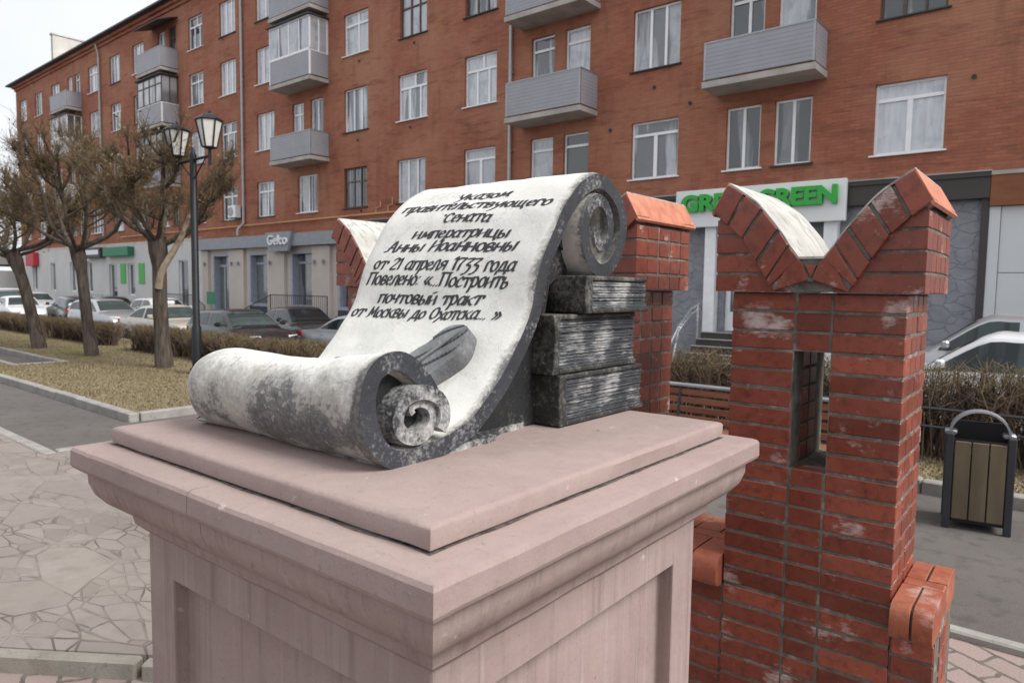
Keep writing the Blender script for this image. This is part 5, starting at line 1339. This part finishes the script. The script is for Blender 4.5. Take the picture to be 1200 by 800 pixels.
# ================================================================== cars
def car(label, loc, rz, paint, L=4.4, W=1.74, hgt=1.45, kind='sedan', sign=False):
    """nose towards +x"""
    root = thing('parked_car', label, 'car', loc, rz, 'cars parked along the house')
    hw = W/2; zb = .22
    if kind == 'sedan':
        belt = [(-.50,.62),(-.49,.86),(-.44,.96),(-.30,.99),(-.26,1.0),(.0,.98),(.20,.95),(.36,.90),(.45,.80),(.49,.66),(.50,.55)]
        roof = [(-.33,.99),(-.20,1.34),(-.12,1.43),(-.02,1.45),(.06,1.41),(.22,.97)]
    elif kind == 'suv':
        belt = [(-.50,.66),(-.495,.95),(-.48,1.06),(-.30,1.08),(.0,1.06),(.20,1.04),(.38,.98),(.46,.88),(.49,.72),(.50,.58)]
        roof = [(-.475,1.07),(-.43,1.46),(-.33,1.57),(-.10,1.60),(.04,1.55),(.21,1.06)]
    else:
        belt = [(-.50,.62),(-.495,.88),(-.48,.97),(-.30,1.0),(.0,.98),(.20,.95),(.36,.90),(.45,.80),(.49,.66),(.50,.55)]
        roof = [(-.47,.98),(-.41,1.32),(-.30,1.43),(-.10,1.46),(.04,1.42),(.22,.97)]
    sc = hgt/max(z for _, z in roof)
    belt = [(x*L, z*sc) for x, z in belt]; roof = [(x*L, z*sc) for x, z in roof]
    B = catmull([Vector(p) for p in belt], 3); 
    mb = MB(); rows = []
    for p in B:
        e = abs(p.x)/(L/2); w = hw*(1-.10*max(0, (e-.72)/.28)**2-.06*max(0,(e-.9)/.1)**2); z0 = zb*sc+.10*max(0, (e-.8)/.2)
        zt = max(p.y, z0+.16)
        half = [(w*.93, z0), (w*.99, z0+.12), (w, z0+(zt-z0)*.48), (w*.975, z0+(zt-z0)*.86), (w*.93, zt-.01), (w*.80, zt+.006), (w*.4, zt+.03), (0, zt+.036)]
        row = [(p.x, -y, z) for y, z in half]+[(p.x, y, z) for y, z in half[::-1][1:]]
        rows.append(row)
    k = len(rows[0]); vs = [v for r in rows for v in r]; fs = []
    for i in range(len(rows)-1):
        for j in range(k-1): fs.append((i*k+j, (i+1)*k+j, (i+1)*k+j+1, i*k+j+1))
        fs.append((i*k+k-1, (i+1)*k+k-1, (i+1)*k, i*k))
    fs.append(tuple(range(k))); fs.append(tuple(len(vs)-k+q for q in range(k)))
    mb.add(vs, fs)
    # cabin
    Rf = catmull([Vector(p) for p in roof], 4); rr = []
    zbel = lambda x: float(np.interp(x, [p.x for p in B], [p.y for p in B]))
    wt = lambda x, z: hw*(.93-.22*max(0, (z-zbel(x)))/(.5*sc))
    for p in Rf:
        zbt = zbel(p.x)-.03; w1 = hw*.93; wm = wt(p.x, p.y)
        half = [(w1, zbt), (wm+.02, max(zbt, p.y-.07)), (wm-.05, max(zbt+.01, p.y-.015)), (wm*.5, p.y+.012), (0, p.y+.018)]
        rr.append([(p.x, -y, z) for y, z in half]+[(p.x, y, z) for y, z in half[::-1][1:]])
    k = len(rr[0]); vs = [v for r in rr for v in r]; fs = []
    for i in range(len(rr)-1):
        for j in range(k-1): fs.append((i*k+j, (i+1)*k+j, (i+1)*k+j+1, i*k+j+1))
    mb.add(vs, fs)
    mb.build('body', paint, root, auto=35)
    # glass, proud of the cabin sheet by a few millimetres
    xs = [p[0] for p in roof]; zs = [p[1] for p in roof]
    zr = lambda x: float(np.interp(x, [p.x for p in Rf], [p.y for p in Rf]))
    def side_pt(x, t, s):
        z0 = zbel(x)+.02; z1 = zr(x)-.10; z = z0+(max(z1, z0+.005)-z0)*t
        f = (z-(zbel(x)-.03))/max(.02, (zr(x)-.07)-(zbel(x)-.03)); y = hw*.93+(wt(x, zr(x))+.02-hw*.93)*f
        return (x, s*(y+.006), z)
    x_a, x_b = roof[0][0]+.22*(L/4.4), roof[-1][0]-.16*(L/4.4); xm = (x_a+x_b)/2-.05
    for s in (-1, 1):
        for (a, b) in ((x_a, xm-.045), (xm+.045, x_b)):
            g = MB(); n = 8; vv = []
            for i in range(n+1):
                x = a+(b-a)*i/n; vv += [side_pt(x, 0, s), side_pt(x, .5, s), side_pt(x, 1, s)]
            g.add(vv, [q for i in range(n) for q in ((i*3, i*3+3, i*3+4, i*3+1), (i*3+1, i*3+4, i*3+5, i*3+2))]); g.build('side_window', M['carglass'], root)
    def cross_glass(pa, pb, name):
        g = MB(); vv = []; n = 5
        for i in range(n+1):
            t = .10+.80*i/n; x = pa[0]+(pb[0]-pa[0])*t; z = zr(x); 
            w = (wt(x, z)-.10); dx = .008*(1 if pb[0] > pa[0] else -1)
            for j in range(7):
                y = -w+2*w*j/6; c = .016*(1-(j/3-1)**2); vv.append((x+dx, y, z+.010+c))
        g.add(vv, [(i*7+j, (i+1)*7+j, (i+1)*7+j+1, i*7+j+1) for i in range(n) for j in range(6)]); g.build(name, M['carglass'], root)
    cross_glass(roof[-2], roof[-1], 'windscreen'); cross_glass(roof[1], roof[0], 'rear_window')
    xw = (-.30*L, .305*L); rw = .315*(1 if kind != 'suv' else 1.1)
    for x in xw:
        for s in (-1, 1):
            Mw = Matrix.Translation((x, s*(hw-.10), rw)) @ Matrix.Rotation(RAD(90)*s*-1, 4, 'X')
            t = MB(); t.lathe([(rw*.66,-.09),(rw*.95,-.095),(rw,-.06),(rw,.06),(rw*.95,.10),(rw*.66,.105)], 22, M=Mw); wo = t.build('wheel', M['tyre'], root, auto=40)
            q = MB(); q.lathe([(rw*.64,.06),(rw*.65,.108),(rw*.55,.10),(rw*.2,.085),(.03,.095)], 22, M=Mw); q.build('rim', M['rim_c'], wo, auto=40)
            a = MB(); a.lathe([(rw*1.02,-.02),(rw*1.16,-.02),(rw*1.16,.088),(rw*1.02,.088)], 22, M=Mw); a.build('wheel_arch', M['blacktrim'], root, auto=40)
    for s in (-1, 1):
        h = MB(); h.prism([(.455*L,s*hw*.50),(.478*L,s*hw*.48),(.452*L,s*hw*.86),(.40*L,s*hw*.955),(.395*L,s*hw*.93)], .66*sc, .80*sc, 'z'); h.build('headlight', M['lens'], root, bevel=.01)
        h = MB(); h.prism([(-.487*L,s*hw*.60),(-.499*L,s*hw*.60),(-.488*L,s*hw*.90),(-.45*L,s*hw*.965),(-.445*L,s*hw*.94)], .78*sc, .92*sc, 'z'); h.build('tail_light', M['redlens'], root, bevel=.01)
        m = MB(); xmr = roof[-1][0]-.30; zz = zbel(xmr)+.06; m.cbox(xmr-.06, xmr+.06, s*(hw+.14)-.09, s*(hw+.14)+.07, zz, zz+.14, .03); m.box(xmr-.02,xmr+.02,min(s*hw*.9,s*(hw+.1)),max(s*hw*.9,s*(hw+.1)),zz+.02,zz+.05); m.build('mirror', paint, root)
        for x in (xm+.12, xm-.85):
            d = MB(); d.cbox(x-.10, x+.02, s*hw*.985-.012, s*hw*.985+.018, zbel(x)-.16, zbel(x)-.13, .006); d.build('door_handle', paint, root)
    g = MB(); g.cbox(.487*L, .505*L, -hw*.42, hw*.42, .40*sc, .62*sc, .01); g.cbox(.47*L,.498*L,-hw*.7,hw*.7,.27*sc,.38*sc,.01); g.build('grille', M['blacktrim'], root)
    g = MB(); g.cbox(.503*L, .511*L, -.26, .26, .44*sc, .55*sc, .003); g.build('number_plate', M['plate'], root)
    g = MB(); g.cbox(-.511*L, -.497*L, -.26, .26, .62*sc, .73*sc, .003); g.build('number_plate', M['plate'], root)
    if sign:
        g = MB(); g.cbox(-.30, -.12, -.28, .28, hgt+.02, hgt+.15, .03); g.build('roof_sign', M['lens'], root)
PA = {k: m_carpaint('paint_'+k, c, mt) for k, c, mt in (('cream',(.50,.46,.40),.2),('black',(.012,.012,.014),.1),('silver',(.42,.43,.45),.55),('white',(.62,.63,.64),0),('grey',(.16,.165,.175),.5),('dark',(.03,.032,.036),.3),('steel',(.33,.345,.36),.6))}
car('cream sedan with a small roof sign, behind the pale-limbed tree', (-25.3,11.4,PZ), RAD(3), PA['cream'], 4.5, 1.75, 1.46, 'sedan', True)
car('black hatchback nose towards the hedge, right of the lamp post', (-19.7,11.0,PZ), RAD(-3), PA['black'], 4.2, 1.74, 1.47, 'hatch')
car('black car parked behind the black hatchback, only roof and bonnet showing', (-20.6,13.6,PZ), RAD(-8), PA['dark'], 4.5, 1.78, 1.50, 'sedan')
car('silver sedan facing right, between the two left trees', (-33.2,12.3,PZ), RAD(3), PA['silver'], 4.4, 1.75, 1.50, 'hatch')
car('silver car with a sloping tail beside the steps of the beige shop', (-15.9,12.9,PZ), RAD(8), PA['steel'], 4.5, 1.76, 1.42, 'sedan')
car('dark off-road car at the left edge behind the hedge', (-46.0,12.0,PZ), RAD(-4), PA['grey'], 4.6, 1.85, 1.75, 'suv')
car('dark hatchback showing a red tail lamp beside the leaning tree', (-40.6,13.4,PZ), RAD(176), PA['dark'], 4.1, 1.72, 1.50, 'hatch')
car('small white car by the leaning tree, half hidden', (-42.8,11.7,PZ), RAD(-5), PA['white'], 4.0, 1.70, 1.46, 'hatch')
car('white van-like car far along the pavement', (-57.5,15.0,PZ), RAD(180), PA['white'], 4.4, 1.8, 1.75, 'suv')
car('white estate car parked farther off by the ramp', (-51.0,14.8,PZ), RAD(0), PA['white'], 4.5, 1.78, 1.55, 'suv')
car('white car behind the cream sedan, only its roof showing', (-33.0,14.6,PZ), RAD(-4), PA['white'], 4.4, 1.75, 1.55, 'suv')
car('dark car by the ramp railing behind the silver sedan', (-39.5,14.9,PZ), RAD(0), PA['dark'], 4.4, 1.75, 1.48, 'sedan')
car('white sedan behind the right hedge, nearer of the two cars beside the brick pillar', (-.95,12.6,PZ), RAD(180), PA['white'], 4.7, 1.80, 1.67, 'sedan')
car('silver estate car with dark side windows behind the white sedan', (-1.2,14.9,PZ), RAD(180), PA['silver'], 4.8, 1.80, 1.88, 'sedan')

# ================================================================== street furniture
def street_lamp():
    x, y = -14.10, 6.89
    r = thing('street_lamp', 'black lamp post carrying two lanterns on a crossbar', 'street lamp', (x, y, .1)); r.scale = (.96, .96, .955)
    p = MB(); p.lathe([(.15,0),(.15,.12),(.10,.16),(.10,1.0),(.075,1.06),(.07,4.62),(.05,4.66),(.02,4.78)], 14); p.build('post', M['iron'], r, auto=40)
    ax = Vector((.765,-.029,0)).normalized(); AL = .76; k_ = .76
    a = MB(); a.tube([tuple(-ax*AL+Vector((0,0,4.52))), tuple(ax*AL+Vector((0,0,4.52)))], .030, 8)
    for s in (-1, 1):
        a.tube([tuple(ax*AL*s+Vector((0,0,4.34))), tuple(ax*AL*s+Vector((0,0,4.66)))], .033, 8)
        a.tube([tuple(ax*.08*s+Vector((0,0,4.15))), tuple(ax*.40*s+Vector((0,0,4.38))), tuple(ax*.58*s+Vector((0,0,4.51)))], .015, 6)
    a.build('crossbar', M['iron'], r, auto=40)
    for s in (-1, 1):
        c = ax*AL*s; Mx = Matrix.Translation((c.x, c.y, 4.66)) @ Matrix.Scale(k_, 4); n = 6
        f = MB(); f.lathe([(.10,0),(.19,.02),(.19,.05)], 6, M=Mx); f.lathe([(.335,.72),(.36,.74),(.35,.77),(.22,.86),(.10,.91),(.05,.92),(.04,.97),(.01,1.0)], 6, M=Mx)
        for k in range(n):
            q = 2*math.pi*k/n; f.tube([tuple(Mx @ Vector((math.cos(q)*.185, math.sin(q)*.185, .04))), tuple(Mx @ Vector((math.cos(q)*.33, math.sin(q)*.33, .735)))], .018, 5)
        l = f.build('lantern', M['iron'], r); g = MB(); g.lathe([(.17,.051),(.315,.719)], 6, M=Mx); g.build('glass', M['lampglass'], l)
street_lamp()
def litter_bin():
    r = thing('litter_bin', 'litter bin of dark metal with three wooden slats and a curved metal hood band', 'litter bin', (-.70, 7.02, 0), RAD(9))
    w, d, h = .205, .20, .80; p = MB()
    for sx in (-1, 1):
        for sy in (-1, 1): p.cbox(sx*w-.035 if sx < 0 else sx*w-.02, sx*w+.02 if sx < 0 else sx*w+.035, sy*d-.025, sy*d+.025, 0, h, .006)
    p.build('posts', M['dark_metal'], r)
    for sy in (-1, 1):
        for i in range(3):
            x0 = -w+.028+i*.122; s = MB(); s.cbox(x0, x0+.112, sy*(d+.012)-.010, sy*(d+.012)+.010, .09, h-.06, .004); s.build('slat', M['binwood'], r)
    for sx in (-1, 1):
        for i in range(3):
            y0 = -d+.03+i*.118; s = MB(); s.cbox(sx*(w+.012)-.010, sx*(w+.012)+.010, y0, y0+.108, .09, h-.06, .004); s.build('slat', M['binwood'], r)
    b = MB(); b.box(-w+.004, w-.004, -d+.004, d-.004, .06, .64); b.box(-w-.02, w+.02, d-.05, d-.02, .64, h+.06); b.box(-w-.02,w+.02,-d-.002,-d+.018,h-.075,h-.045); b.build('liner', M['iron'], r)
    hb = MB(); n = 18; pr = []
    for i in range(n+1):
        a = math.pi*(1-i/n); pr.append((w*1.05*math.cos(a), h-.01+.19*math.sin(a)))
    hb.prism(pr+[(x*.94, z-.012) for x, z in reversed(pr)], -.075, .075, 'y')
    for sx in (-1, 1): hb.cbox(sx*w-.045, sx*w+.045, -.06, .06, h-.035, h+.005, .01)
    hb.build('hood_band', M['steel'], r, auto=40)
litter_bin()
def bench():
    r = thing('bench', 'wooden slatted bench with a grey top rail between the brick pillars', 'bench', (-2.75, 7.15, 0))
    s = MB()
    for z in (.52,.62,.72,.81): s.cbox(-1.05,1.05,.145+(z-.5)*.16,.175+(z-.5)*.16,z-.038,z+.030,.005)
    s.build('backrest', M['benchwood'], r)
    t = MB(); t.cbox(-1.08,1.08,.17,.26,.865,.90,.008); t.build('top_rail', M['steel'], r)
    q = MB()
    for i in range(4): q.cbox(-1.05,1.05,-.32+i*.115,-.225+i*.115,.42,.452,.005)
    q.build('seat', M['benchwood'], r)
    for x in (-.85,.85):
        l = MB(); l.tube([(x,.16,0),(x,.15,.42),(x,.22,.88)], .025, 8); l.tube([(x,-.27,0),(x,-.27,.41)], .025, 8); l.box(x-.02,x+.02,-.3,.16,.385,.415); l.build('leg', M['dark_metal'], r)
bench()
def hedge_rail():
    r = thing('hedge_rail', 'low dark two-bar rail in front of the right hedge', 'railing', (-.2, 8.75, .09))
    q = MB()
    for z in (.42,.62): q.tube([(-3.2,0,z),(2.8,0,z)], .018, 6)
    for x in (-3.2,-1.7,-.2,1.3,2.8): q.tube([(x,0,0),(x,0,.64)], .022, 6)
    q.build('bars', M['dark_metal'], r)
hedge_rail()
